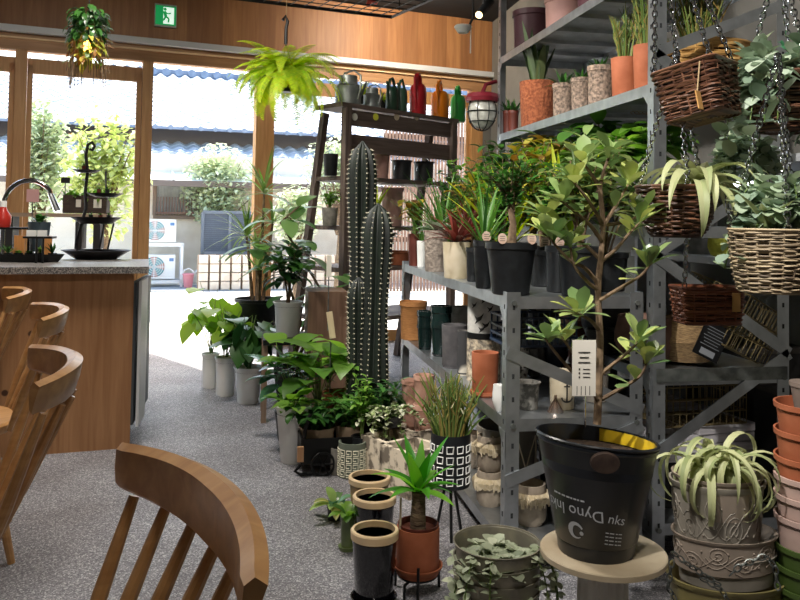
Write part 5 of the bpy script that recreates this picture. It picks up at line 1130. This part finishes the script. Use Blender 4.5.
for P_ in br:
    q=fine([cp_(*x) for x in P_],4); b.tube(q,[s*2.4-(s*1.5)*i/len(q) for i in range(len(q))],6)
    tip=q[-1]; d=(q[-1]-q[-3]).normalized()
    for k in range(10):
        dd=(d*.5+dirv(k*2.4+U(-.3,.3),U(-.2,1.1))).normalized(); m.leaf(tip-d*s*U(0,9),dd,s*U(23,34),s*U(12,16),'spoon',U(-.1,.7),.18,6)
    for k in range(4):
        c=q[int(len(q)*U(.4,.8))]; m.leaf(c,dirv(U(0,6.3),U(0,1)),s*U(18,27),s*12,'spoon',U(0,.6),.15,6)
for P_ in ((512,325),(528,318),(545,322),(568,325),(520,335)):
    pass
q=fine([cp_(600,400),cp_(575,375,-.03),cp_(555,352,-.06),cp_(545,338,-.07)],4); b.tube(q,[s*2-(s*1)*i/len(q) for i in range(len(q))],6)
for k in range(12): m.leaf(q[-1-k%3],dirv(k*2.4,U(0,1.2)),s*U(20,30),s*12,'spoon',U(0,.5),.15,6)
b.build('branch',BARK,T); m.build('foliage',leafmat('leaf_clusia_thick',['6f8a55','9ab070','56764a','c9cf7a','87a06a'],.2,.3),T)
cq=cp_(584,368,-.16); card(T,cq.x,cq.y,cq.z,s*22,s*51,rz=-.1); M().tube([cp_(585,396,-.15),cp_(585,426,-.10)],.002,5).build('label_stake',CHR,T)
# ================================================================ hanging baskets
random.seed(61)
def chain(T,p,q,link=.022,r=.0022,mt=None):
    p,q=V(p),V(q); d=q-p; n=max(2,int(d.length/(link*.72))); d.normalize(); a=d.orthogonal().normalized(); b=d.cross(a); m=M()
    for i in range(n):
        c=p+(q-p)*((i+.5)/n); s1=a if i%2 else b; m.tube([c+d*(link*.5*math.cos(t))+s1*(link*.3*math.sin(t)) for t in [2*PI*k/10 for k in range(10)]],r,4,True)
    return m.build('chain',mt or CHR,T)
WK1=mat('dark_wicker','3d261c','8a5f48',60,.5,st=(1,1,1)); WK2=mat('pale_wicker','7d6b56','c4b091',50,.7); WKB=leafmat('wicker_strands',['2e1a14','5a3a2b','7c5640','3f261c'],0,.4); WKP=leafmat('pale_wicker_strands',['8d7b63','b9a685','5f5040','a08e72'],0,.6); WKG=leafmat('gold_wicker_strands',['b98f52','9a743e','d3ad6c'],0,.6)
def wick(T,shape,rt_,rb_,h,n,mt,sx=1,sy=1,seed=0,thick=None,name='basket'):
    rd=random.Random(seed); m=M(); K=72; th=thick or h/n*.52
    def P(a,t,o):
        r_=rb_+(rt_-rb_)*(math.sin(t*PI/2)**.8 if shape=='round' else t)
        if shape=='square':
            c,s_=math.cos(a),math.sin(a); e=1/max(abs(c),abs(s_)); k=min(e,1.32); return V(((r_*k+o)*c*sx,(r_*k+o)*s_*sy,h*t))
        return V(((r_+o)*math.cos(a)*sx,(r_+o)*math.sin(a)*sy,h*t))
    for i in range(n):
        t=(i+.5)/n; ph=rd.uniform(0,6.3); rd_=rd.choice((2,3,5,7)); w1=rd.uniform(.6,1.2)
        pts=[P(2*PI*k/K,min(max(t+.012*math.sin(3*2*PI*k/K+ph),.01),1),(th*.8)*math.sin(10*2*PI*k/K+PI*(i%2)) + th*.5*math.sin(2*PI*k/K*rd_+ph) ) for k in range(K)]
        m.tube(pts,th*w1,5,True)
    for k in range(20):
        a=2*PI*k/20; m.tube([P(a,t,0) for t in (0,.33,.66,1)],th*.8,4)
    for i in range(3): m.tube([P(2*PI*k/K,.98+.02*i,(i-1)*th) for k in range(K)],th*1.1,5,True)
    for i in range(int(rb_/(th*2.2))+1):
        rr=rb_*(1-i*th*2.2/rb_) 
        if rr>.003: m.tube([P(2*PI*k/36,0,0)*(rr/rb_) for k in range(36)],th,4,True)
    m.build(name,mt,T); 
    mm=M()
    L_=[P(2*PI*k/K,.03,-th*1.2) for k in range(K)]; H_=[P(2*PI*k/K,.97,-th*1.2) for k in range(K)]
    mm.add(L_+H_,[(k,(k+1)%K,(k+1)%K+K,k+K) for k in range(K)]+[tuple(range(K))]); mm.build('liner',mat('basket_liner','1c1512',None,5,.9),T)
    return P
# square dark basket, seen from below
p=D(704,118,2.03); s=2.03/800
T=thing('hanging_square_basket','square dark wicker basket hung on chains in front of the steel post','basket',p,.55)
P=wick(T,'square',s*32,s*28,s*50,19,WKB,seed=1)
T.rotation_euler=(-.2,.0,.62)
for (x,y) in ((-1,-1),(1,-1),(1,1),(-1,1)): chain(T,(x*s*29,y*s*29,s*50),(x*s*14,y*s*14,s*50+.28))
M().box((-s*38,-s*14,s*10),(s*10,.003,s*18)).build('price_tag',mat('kraft_tag','b98a4c','c79b60',9,.8),T,smooth=False)
M().tube([(-s*38,-s*14,s*19),(-s*33,-s*20,s*48)],.002,4).build('tag_string',mat('string_tan','a58e6a'),T)
SPR=0
def tilland(T,z,n,L_,W_,lm=None,seed=2,el=(.1,1.2),bend=2.2):
    random.seed(seed); m=M()
    for k in range(n):
        a=k*2.4+U(-.3,.3); e=el[0]+(el[1]-el[0])*k/n; m.leaf(((.01+SPR*U(0,1))*math.cos(a*1.7),(.01+SPR*U(0,1))*.6*math.sin(a*1.7),z),dirv(a,e),L_*U(.75,1.15),W_,'strap',bend*U(.7,1.35),.35,14)
    m.build('foliage',lm or LT,T)
LT=leafmat('leaf_tillandsia',['a9b07c','c3c698','8d9a68','b5b88a'],.2,.55)
# round dark basket with tillandsia
p=D(676,236,2.08); s=2.08/800
T=thing('hanging_round_basket','round dark wicker basket holding a curling pale air plant, hung on a chain','basket',p)
wick(T,'round',s*38,s*24,s*48,18,WKB,seed=2)
for a in (.3,2.4,4.5): chain(T,(s*37*math.cos(a),s*37*math.sin(a),s*48),(0,0,s*48+.36))
T=thing('air_plant','large curling pale green air plant spilling over the round dark basket','plant',p+V((s*20,-s*6,s*46))); tilland(T,0,26,s*98,s*15,seed=5,el=(.4,1.4),bend=2.6)
# pale basket
p=D(771,291,1.88); s=1.88/800
T=thing('hanging_pale_basket','pale greyish wicker basket hanging at the right edge','basket',p)
wick(T,'round',s*39,s*30,s*60,24,WKP,seed=3)
for a in (.3,2.4,4.5): chain(T,(s*38*math.cos(a),s*38*math.sin(a),s*60),(s*8,0,s*60+.42))
m=M()
T2=thing('trailing_plant','round leaved green plant with pale straps filling the pale basket','plant',p+V((0,0,s*55)))
def trail(T,n,R_,H_,D_,L_,W_,lm,seed,shape='round',pairs=8,el=(-1.1,1.1),top=.4):
    random.seed(seed); b=M(); m=M()
    for k in range(n):
        a=U(0,6.3); rr=R_*U(.5,1.15); hang=U(0,1)>top
        e=V((math.cos(a)*rr*1.15,math.sin(a)*rr*1.15,-D_*U(.3,1))) if hang else V((math.cos(a)*rr*.6,math.sin(a)*rr*.6,H_*U(.3,1)))
        pts=bez((math.cos(a)*rr*.3,math.sin(a)*rr*.3,0),(math.cos(a)*rr*.9,math.sin(a)*rr*.9,H_*.6),e,pairs); b.tube(pts,.0018,4)
        for i,q in enumerate(pts[1:]):
            for sg in (0,PI): m.leaf(q,dirv(a+PI/2+sg+i*1.5,U(*el)),L_*U(.6,1.1),W_*U(.8,1.1),shape,.3,.2,4,petiole=L_*.15)
    b.build('stem',GSTEM,T); m.build('foliage',lm,T)
trail(T2,34,s*34,s*60,s*40,s*17,s*14,LEU:=leafmat('leaf_eucalyptus',['93a794','7a907a','b1bfa2','869c78'],.2,.5),7,top=.75)
T3=thing('air_plant','small pale strap leaved air plant standing in the pale basket','plant',p+V((-s*8,-s*8,s*58))); tilland(T3,0,9,s*48,s*12,seed=8,el=(.8,1.5),bend=.8)
# right dark basket with hoya
p=D(788,130,2.1); s=2.1/800
T=thing('hanging_dark_basket','dark wicker basket half out of frame with silvery trailing leaves above','basket',p)
wick(T,'round',s*40,s*32,s*52,16,WKB,seed=4)
for a in (.8,2.6,4.6): chain(T,(s*39*math.cos(a),s*39*math.sin(a),s*52),(-s*10,0,s*52+.32))
T=thing('trailing_plant','silver-blue round leaved vine hanging from the dark basket at the right','plant',p+V((-s*16,-s*10,s*52))); trail(T,30,s*40,s*34,s*75,s*22,s*18,LB,9,pairs=7,top=.35)
T=thing('succulent_plant','fresh blue-green spiky succulent in the dark basket at the right','plant',p+V((s*14,-s*4,s*50))); shrub(T,0,s*44,s*26,12,12,s*11,s*4,'oval',leafmat('leaf_blue_green',['5fae8a','7fc29a','4a8f70'],.3,.4),GSTEM,bend=.5)
T=thing('trailing_plant','dusky green vine hanging below the dark baskets between them','plant',D(745,150,2.35)); trail(T,30,.09,.05,.16,.035,.03,LEU,12,top=.15)
# low rectangular basket with tag
p=D(707,322,2.4); s=2.4/800
T=thing('low_wicker_tray','shallow reddish brown wicker basket with a kraft tag hung low','basket',p,-.1)
wick(T,'square',s*31,s*28,s*34,12,leafmat('red_wicker_strands',['5a2e1c','7a4630','8f5a3c'],0,.5),seed=6,sy=.6)
for x in (-1,1): chain(T,(x*s*28,-.03,s*34),(x*s*18,0,s*34+.32))
M().box((s*18,-s*24,s*22),(s*8,.003,s*18)).build('price_tag',mat('kraft_tag','b98a4c'),T,smooth=False)
# ================================================================ right front: stacks with air plant
p=D(722,600,1.95); s=1.95/800; zs=D(722,480,1.95).z
EMB=mat('embossed_grey','827c72','968f84',14,.55,bump=.1); EMBT=mat('embossed_taupe','85786c','978a7d',14,.55)
def oval(name,label,px,py,w,hpx,mt,sy=.7,scroll=False,group='oval embossed pots',flat=.9):
    q=D(px,py,1.95); r=w*s/2; h=hpx*s; T=thing(name,label,'pot',(q.x,q.y,q.z-h),-.1,group)
    M().lathe([(r*flat*.9,0),(r*flat,h*.04),(r*.96,h*.9),(r*1.0,h*.93),(r*1.02,h),(r*.97,h),(r*.94,h*.9),(r*.8,h*.6),(0,h*.5)],44,sy=sy).build('body',mt,T)
    if scroll:
        m=M()
        def Q(a,z): rr=r*(flat+(.96-flat)*z/.9)*1.008; return (rr*math.cos(a),rr*sy*math.sin(a),h*z)
        def spiral(a0,z0,k,dirn,turns=2.2,R_=.26):
            pts=[]
            for i in range(26):
                t=i/25; rr=R_*(1-t)+.02; th=dirn*(t*turns*2*PI)+k; pts.append(Q(a0+rr*math.cos(th)*.9,z0+rr*math.sin(th)))
            m.tube(pts,s*.6,5)
        for k in range(7):
            a0=-PI/2-1.5+k*.52; spiral(a0,.5+.14*(-1)**k,1.5+k,(-1)**k)
            m.tube([Q(a0-.5+i*.1,.45+.2*math.sin(i*.6+k)) for i in range(11)],s*.5,5)
            for j in range(3): m.ball(Q(a0+.2*j-.2,.3+.2*j),s*1.2,6)
        m.build('scroll_relief',mt,T)
    return T
oval('embossed_planter','grey planter with scroll relief on top of the oval stack, air plant inside',717,478,94,66,EMB,.75,True,flat=.86)
oval('embossed_planter','taupe planter nested just behind the topmost scroll planter',717,472,88,40,EMBT,.82)
oval('embossed_planter','taupe oval planter with scroll relief directly under the topmost one',724,530,104,34,EMBT,.7,True,flat=.94)
oval('embossed_planter','third oval planter down, dull grey rim showing in the right stack',726,548,100,30,EMB,.7,flat=.92)
oval('embossed_planter','fourth oval planter down, brownish rim above the olive tub',726,562,96,30,mat('embossed_brown','5f5148','6d5f55',14,.55),.7,flat=.92)
T=oval('olive_planter','olive glazed oval tub at the bottom of the right stack, draped with chains',726,573,118,60,mat('olive_glaze','7d7448','94895a',12,.4),.75,flat=.88,group=None)
for (x0,y0,x1,y1,x2,y2) in ((672,560,668,588,676,600),(672,552,690,566,720,585),(700,578,722,590,728,602),(730,575,740,566,765,556),(765,556,775,566,778,590)):
    q0,q1,q2=[D(a,b,1.80)-T.location for a,b in ((x0,y0),(x1,y1),(x2,y2))]; R_=Matrix.Rotation(.1,3,'Z'); q0,q1,q2=R_@q0,R_@q1,R_@q2; chain(T,q0,q1,.02,.0018,GALVD); chain(T,q1,q2,.02,.0018,GALVD)
SPR=s*34
T=thing('air_plant','big curly silver-green air plant growing from the topmost scroll planter','plant',D(717,474,1.95)); SPR=s*30; tilland(T,s*6,56,s*104,s*9,seed=21,el=(.3,1.5),bend=4.9); SPR=0
# colour stack at right edge
q=D(812,402,1.9); s=1.9/800
cols=[('terracotta',TERRA)]*3+[('dusty pink',mat('stack_pink','b59a90','c3a99f',9,.6))]*3+[('leaf green',mat('stack_green','3f5222','4f6530',9,.5))]*3
nm=['top','second','third']
for i,(c,mt) in enumerate(cols):
    ytop=[403,430,456,475,494,515,544,564,585][i]; pp=D(812,ytop,1.9); T=thing('nested_pot','%s %s pot in the tall nested stack at the right edge'%(nm[i%3],c),'pot',(pp.x,pp.y,pp.z-.1),0,'nested colour pots')
    r=s*35; M().lathe([(r*.80,0),(r*.93,.085),(r*1.0,.088),(r*1.01,.1),(r*.95,.1),(r*.88,.05),(0,.04)],40).build('body',mt,T)
T=thing('small_pot','small grey-brown pot standing inside the top terracotta pot','pot',D(808,402,1.88)+V((0,0,-.02))); M().lathe([(s*12,0),(s*16,s*24),(s*17,s*24),(s*17,s*28),(s*15,s*28),(0,s*20)],26).build('body',mat('small_brown','6f6058','85766c',8,.6),T)
# ================================================================ tall rack contents
random.seed(71)
def onB(label,px,h,w,hp,mt,style='plain',plant=None,name='plant_pot',cat='pot',xoff=.1,soil=True,group=None,sleeve=None):
    x=BX0+xoff; lo,hi=BY0,BY1
    for _ in range(40):
        mid=(lo+hi)/2; d=V((x,mid,h))-CAM; X_=PPX+FP*d.dot(RR)/d.dot(F0)
        if X_>px: lo=mid
        else: hi=mid
    T=thing(name,label,cat,(x,lo,h),0,group); s=dep(T.location)/800; r=w*s/2
    pot(T,r*.88,r,hp*s,mt,style,soil)
    if plant: plant(T,s,hp*s)
    return T
COIR=mat('coir_orange','7d4228','a8623f',70,.95,bump=1); STC=mat('pebble_pot','5f534a','a8917f',70,.9,bump=.8)
H=1.642
def sans(T,s,h): rosette(T,h*.9,9,s*62,s*13,leafmat('leaf_snake',['3a5236','5c7048','2c4030','7d8a5a'],.15,.4),el=(1.25,1.52),bend=.12,r0=s*4,fold=.2)
def stk(T,s,h): sticks(T,h*.85,34,s*60,s*26,LSTK,.0032,2)
def spk(T,s,h): rosette(T,h*.9,16,s*16,s*4,LD,el=(.3,1.4),bend=.2)
onB('slim red-brown small pot at the far end of the rack shelf',503,H,11,24,TERRAD,'lip',spk,xoff=.06)
onB('second slim red-brown small pot beside the coir pot',513,H,11,24,TERRAD,'lip',spk,xoff=.08)
onB('rough orange coir pot with upright snake plant on the rack shelf',537,H,36,46,COIR,'plain',sans)
onB('pebble textured pot right of the snake plant',563,H,22,36,STC,'lip',lambda T,s,h: rosette(T,h*.9,14,s*22,s*5,LD,el=(.3,1.4),bend=.5))
onB('middle pebble textured pot on the rack shelf',581,H,21,36,STC,'lip',lambda T,s,h: spk(T,s,h))
onB('pebble textured pot beside the terracotta pots on the rack shelf',600,H,26,42,STC,'lip',lambda T,s,h: spk(T,s,h))
onB('terracotta pot of fire stick plant on the rack shelf, farther one',625,H,28,42,TERRA,'plain',stk)
onB('terracotta pot of fire stick plant beside the steel post, nearer one',647,H,28,48,TERRA,'plain',stk)
onB('big dark maroon pot at the far end of the top rack shelf',532,2.082,40,44,mat('maroon','45232a','54303a',9,.5),'lip',xoff=.16)
onB('dusty rose pot on the top rack shelf beside the maroon pot',562,2.082,36,40,mat('rose_pot','a07870','b08a80',9,.6),'lip',xoff=.16)
onB('big dark maroon pot at the near end of the top rack shelf',605,2.082,60,60,mat('maroon','45232a'),'lip',xoff=.2)
# pot in gold basket, behind front brace
T=thing('woven_gold_basket','golden woven basket of fire stick plants behind the rack brace','basket',(1.66,2.78,H)); s=dep(T.location)/800
wick(T,'round',s*46,s*40,s*44,12,WKG,seed=9); sticks(T,s*40,60,s*70,s*50,LSTK,.0035,2)
T=thing('woven_gold_basket','second golden woven basket farther along the rack shelf','basket',(1.72,3.25,H)); wick(T,'round',.11,.1,.14,10,WKG,seed=10); sticks(T,.12,40,.2,.12,LSTK,.0035,2)
t=thing('steel_tray','pale steel tray lying under the shelf at the back of the tall rack','tray',(1.62,2.95,1.34)); m=M().box((0,0,0),(.42,.6,.012)); 
m.build('tray_body',GALV,t,smooth=False)
for x in (-.2,.2):
    for y in (-.28,.28): M().tube([(x,y,0),(x,y,-.2)],.006,5).build('leg',GALVD,t)
# boxes inside at z 0.63: wire baskets, cushion
WIRE=mat('brass_wire','8a7a55','a8976c',None,.4,.6) if 0 else mat('brass_wire','8a7a55',None,5,.4,.6)
def wirebasket(label,loc,w,l,h,rz):
    T=thing('wire_basket',label,'basket',loc,rz,'wire baskets in the tall rack'); m=M()
    for k in range(13):
        x=-w/2+w*k/12; m.tube([(x,-l/2,h),(x,-l/2,0),(x,l/2,0),(x,l/2,h)],.002,4)
    for k in range(13):
        y=-l/2+l*k/12; m.tube([(-w/2,y,h),(-w/2,y,0),(w/2,y,0),(w/2,y,h)],.002,4)
    for z in (0,.33*h,.66*h,h): m.tube([(-w/2,-l/2,z),(w/2,-l/2,z),(w/2,l/2,z),(-w/2,l/2,z)],.003,4,True)
    m.build('wire_body',WIRE,T); return T
w1=wirebasket('brass wire basket tilted on the middle shelf of the tall rack',(1.74,2.8,.66),.3,.26,.2,.5); w1.rotation_euler=(.3,.35,.5); w1.location.z=.70
w2=wirebasket('second brass wire basket hanging lower behind the rack brace',(1.62,2.78,.42),.34,.2,.14,.1)
T=thing('tagged_cushion','straw wrapped bundle with a big black label in the tall rack','bundle',(1.60,2.78,.72)); 
M().lathe([(.02,-.09),(.10,-.075),(.135,0),(.10,.075),(.02,.09)],28,fn=lambda a,t:1+.03*math.sin(30*a)).build('straw_body',mat('straw','7a6144','a88a60',60,.9,bump=.8,st=(1,1,6)),T)
o=M().box((0,0,0),(.105,.004,.13)).build('black_label',mat('label_black','0d0e10',None,5,.4),T,smooth=False); o.location=(.02,-.145,.01); o.rotation_euler=(.0,.45,0)
m=M()
for i in range(7): m.box((0,-.003,.045-i*.011),(.08-.01*(i%3),.001,.002))
m.box((0,-.003,-.045),(.06,.001,.022)); m.build('label_print',mat('print_grey','8c9096',None,5,.6),o,smooth=False)
for i in range(4):
    t=M().box((0,0,0),(.34-.03*i,.5,.03)).build('whitewashed_board',woodmat('whitewash','b5b0b4','dedbe0','8f8a8e','x',4)); t.location=(1.66+.01*i,2.95,.43+.034*i-.3+.30*0); t.location.z=.30+.033*i; t.rotation_euler=(0,0,.05*i); tag(t,['lowest','second from bottom','third from bottom','topmost'][i]+' whitewashed board in the pile low in the tall rack','board','whitewashed boards')
t=thing('storage_box','dark box carrying the whitewashed boards on the low shelf of the tall rack','box',(1.66,2.95,.122)); M().box((0,0,.08),(.36,.5,.16)).build('body',mat('box_black','191a1b',None,5,.7),t,smooth=False); M().box((0,-.252,.11),(.12,.004,.04)).build('handle_hole',INK,t,smooth=False)
# clutter on the tall rack: crates and pots, dark
def cyl(label,x,y,z,r,h,mt,style='plain',name='plant_pot',cat='pot'):
    T=thing(name,label,cat,(x,y,z)); pot(T,r*.85,r,h,mt,style,False); return T
cyl('red lidded tin on the rack shelf behind the clusia branches',1.43,2.72,1.142,.035,.07,mat('tin_red','b5301f',None,5,.4),name='tin',cat='tin')
cyl('dusty brown round pot behind the clusia, right of the black pots',1.45,2.80,.632,.10,.17,mat('dusty_brown','5f4438','7a5c4e',12,.8,bump=.5),'round')
cyl('small grey pot on the rack shelf beside the red tin',1.45,2.95,1.142,.06,.1,GREYC,'lip')
cyl('dark rounded pot on the middle shelf of the tall rack',1.5,3.2,.632,.11,.2,mat('inkpot','202329','30343c',9,.4),'round')
cyl('old terracotta pot farther along the middle shelf of the tall rack',1.52,3.6,.632,.1,.2,TC2,'lip')
cyl('tall grey pot at the far end of the tall rack middle shelf',1.5,4.0,.632,.1,.24,GREYC,'plain')
cyl('cream round pot beside the sunlit leaves in the tall rack',1.46,2.66,1.142,.07,.12,CREAM,'round')
cyl('large dark floor pot on the bottom shelf of the tall rack',1.52,3.3,.122,.14,.3,BLK,'lip')
cyl('large brown floor pot at the far bottom of the tall rack',1.52,3.8,.122,.14,.3,TERRAD,'lip')
cyl('dark planter on the bottom shelf near the right steel post',1.72,3.5,.122,.12,.28,BLK,'plain')
# cardboard / wall side shelf with appliances behind rack
sh2=thing('wall_shelf','white wall shelf of tools seen through the tall rack','shelf',(2.13,3.2,0)); M().box((0,0,.99),(.34,1.5,.03)).build('board',mat('shelf_white','c9cbd0',None,5,.5),sh2,smooth=False); M().box((0,0,1.40),(.34,1.5,.03)).build('board',mat('shelf_white','c9cbd0'),sh2,smooth=False)
for y in (-.73,.73): M().box((.0,y,.7),(.3,.03,1.4)).build('side_panel',mat('shelf_white','c9cbd0'),sh2,smooth=False)
t=thing('work_lamp','small bright work lamp on the white wall shelf','lamp',(2.05,3.05,1.32)); M().box((0,0,0),(.10,.12,.02)).build('light_panel',emis('work_light','eaf4ff',7),t,smooth=False); M().box((0,0,.035),(.12,.14,.05)).build('housing',GALVD,t,smooth=False)
cyl('yellow cloth ball on the white wall shelf',2.06,3.28,1.005,.05,.1,mat('yellow_cloth','d9d04a','b8b03a',30,.9,bump=.6),'round',name='cloth_ball',cat='ornament')
cyl('dark pot on the white wall shelf under the work lamp',2.06,2.98,1.005,.08,.14,BLK,'round')
cyl('grey machine tin on the white wall shelf at the back',2.1,3.5,1.005,.07,.16,GREYC,'plain',name='tin',cat='tin')
for i,(y,h_,w_) in enumerate(((2.75,.5,.3),(3.15,.62,.3),(3.6,.45,.3))):
    t=thing('storage_box',['dark storage box by the wall behind the near end of the tall rack','taller dark storage box by the wall behind the tall rack','dark storage box by the wall farther behind the tall rack'][i],'box',(2.13,y,0)); M().box((0,0,h_/2),(w_,.34,h_)).build('body',mat('box_dark','1d1c1b','292725',6,.8),t,smooth=False); M().box((0,0,h_+.01),(w_+.01,.35,.02)).build('lid',mat('box_lid','3a352f',None,5,.7),t,smooth=False)
# bulkhead cage lamp on far rack post
p=Yp(482,110,4.45); s=dep(p)/800
T=thing('bulkhead_lamp','oval caged bulkhead lamp with a dark red ring beside the rack post','lamp',p,.2)
M().lathe([(s*15,s*16),(s*17,s*12),(s*16,s*8)],24).build('red_collar',mat('dark_red','7a1f2c',None,5,.4),T); m=M(); m.ball((0,0,s*-2),s*14,20,sz=1.25); m.build('glass_globe',mat('frosted_glass','a8a8a0','c9cac2',30,.2),T); m=M()
for k in range(4): a=k*PI/4; m.tube([(s*15*math.cos(t)*math.cos(a),s*15*math.cos(t)*math.sin(a),-s*2+s*19*math.sin(t)) for t in [2*PI*q/24 for q in range(24)]],.003,4,True)
for z,r_ in ((-s*2,s*15),(-s*12,s*12.5)): m.tube([(r_*math.cos(t),r_*math.sin(t),z) for t in [2*PI*q/24 for q in range(24)]],.003,4,True)
m.build('wire_cage',BLKM,T); M().tube([(0,0,s*16),(s*4,0,s*26),(s*16,0,s*30)],.012,7).build('bracket',mat('dark_red','7a1f2c'),T)
S.view_settings.view_transform='Standard'; S.view_settings.look='None'; S.view_settings.gamma=1; S.view_settings.use_curve_mapping=False
S.view_settings.exposure=0.18
lamp('ceiling_lamp','AREA',(-.6,3.6,3.1),70,(1,.93,.84),.6,tgt=(-.6,3.6,0))
lamp('ceiling_lamp','AREA',(1.2,6.4,3.0),26,(1,.86,.68),.4,tgt=(1.6,8.2,2.6))
lamp('ceiling_lamp','AREA',(.3,1.0,3.1),26,(1,.93,.84),.5,tgt=(.6,2.0,0))
lamp('track_spot','SPOT',(-.3,.7,3.0),300,(1,.96,.9),.03,tgt=(1.4,2.5,1.35),spot_size=.95,spot_blend=.4)
lamp('track_spot','SPOT',(-.5,2.6,3.0),190,(1,.95,.88),.03,tgt=(1.15,3.6,1.2),spot_size=.9,spot_blend=.4)
lamp('track_spot','SPOT',(-.9,4.2,3.0),90,(1,.95,.82),.03,tgt=(.2,5.5,2.1),spot_size=.7,spot_blend=.5)
lamp('track_spot','SPOT',(.1,.3,2.95),55,(1,.93,.84),.03,tgt=(1.0,1.85,.35),spot_size=.7,spot_blend=.5)
lamp('pendant_light','POINT',tuple(D(88,47,4.25)),12,(1,.66,.3),.02)
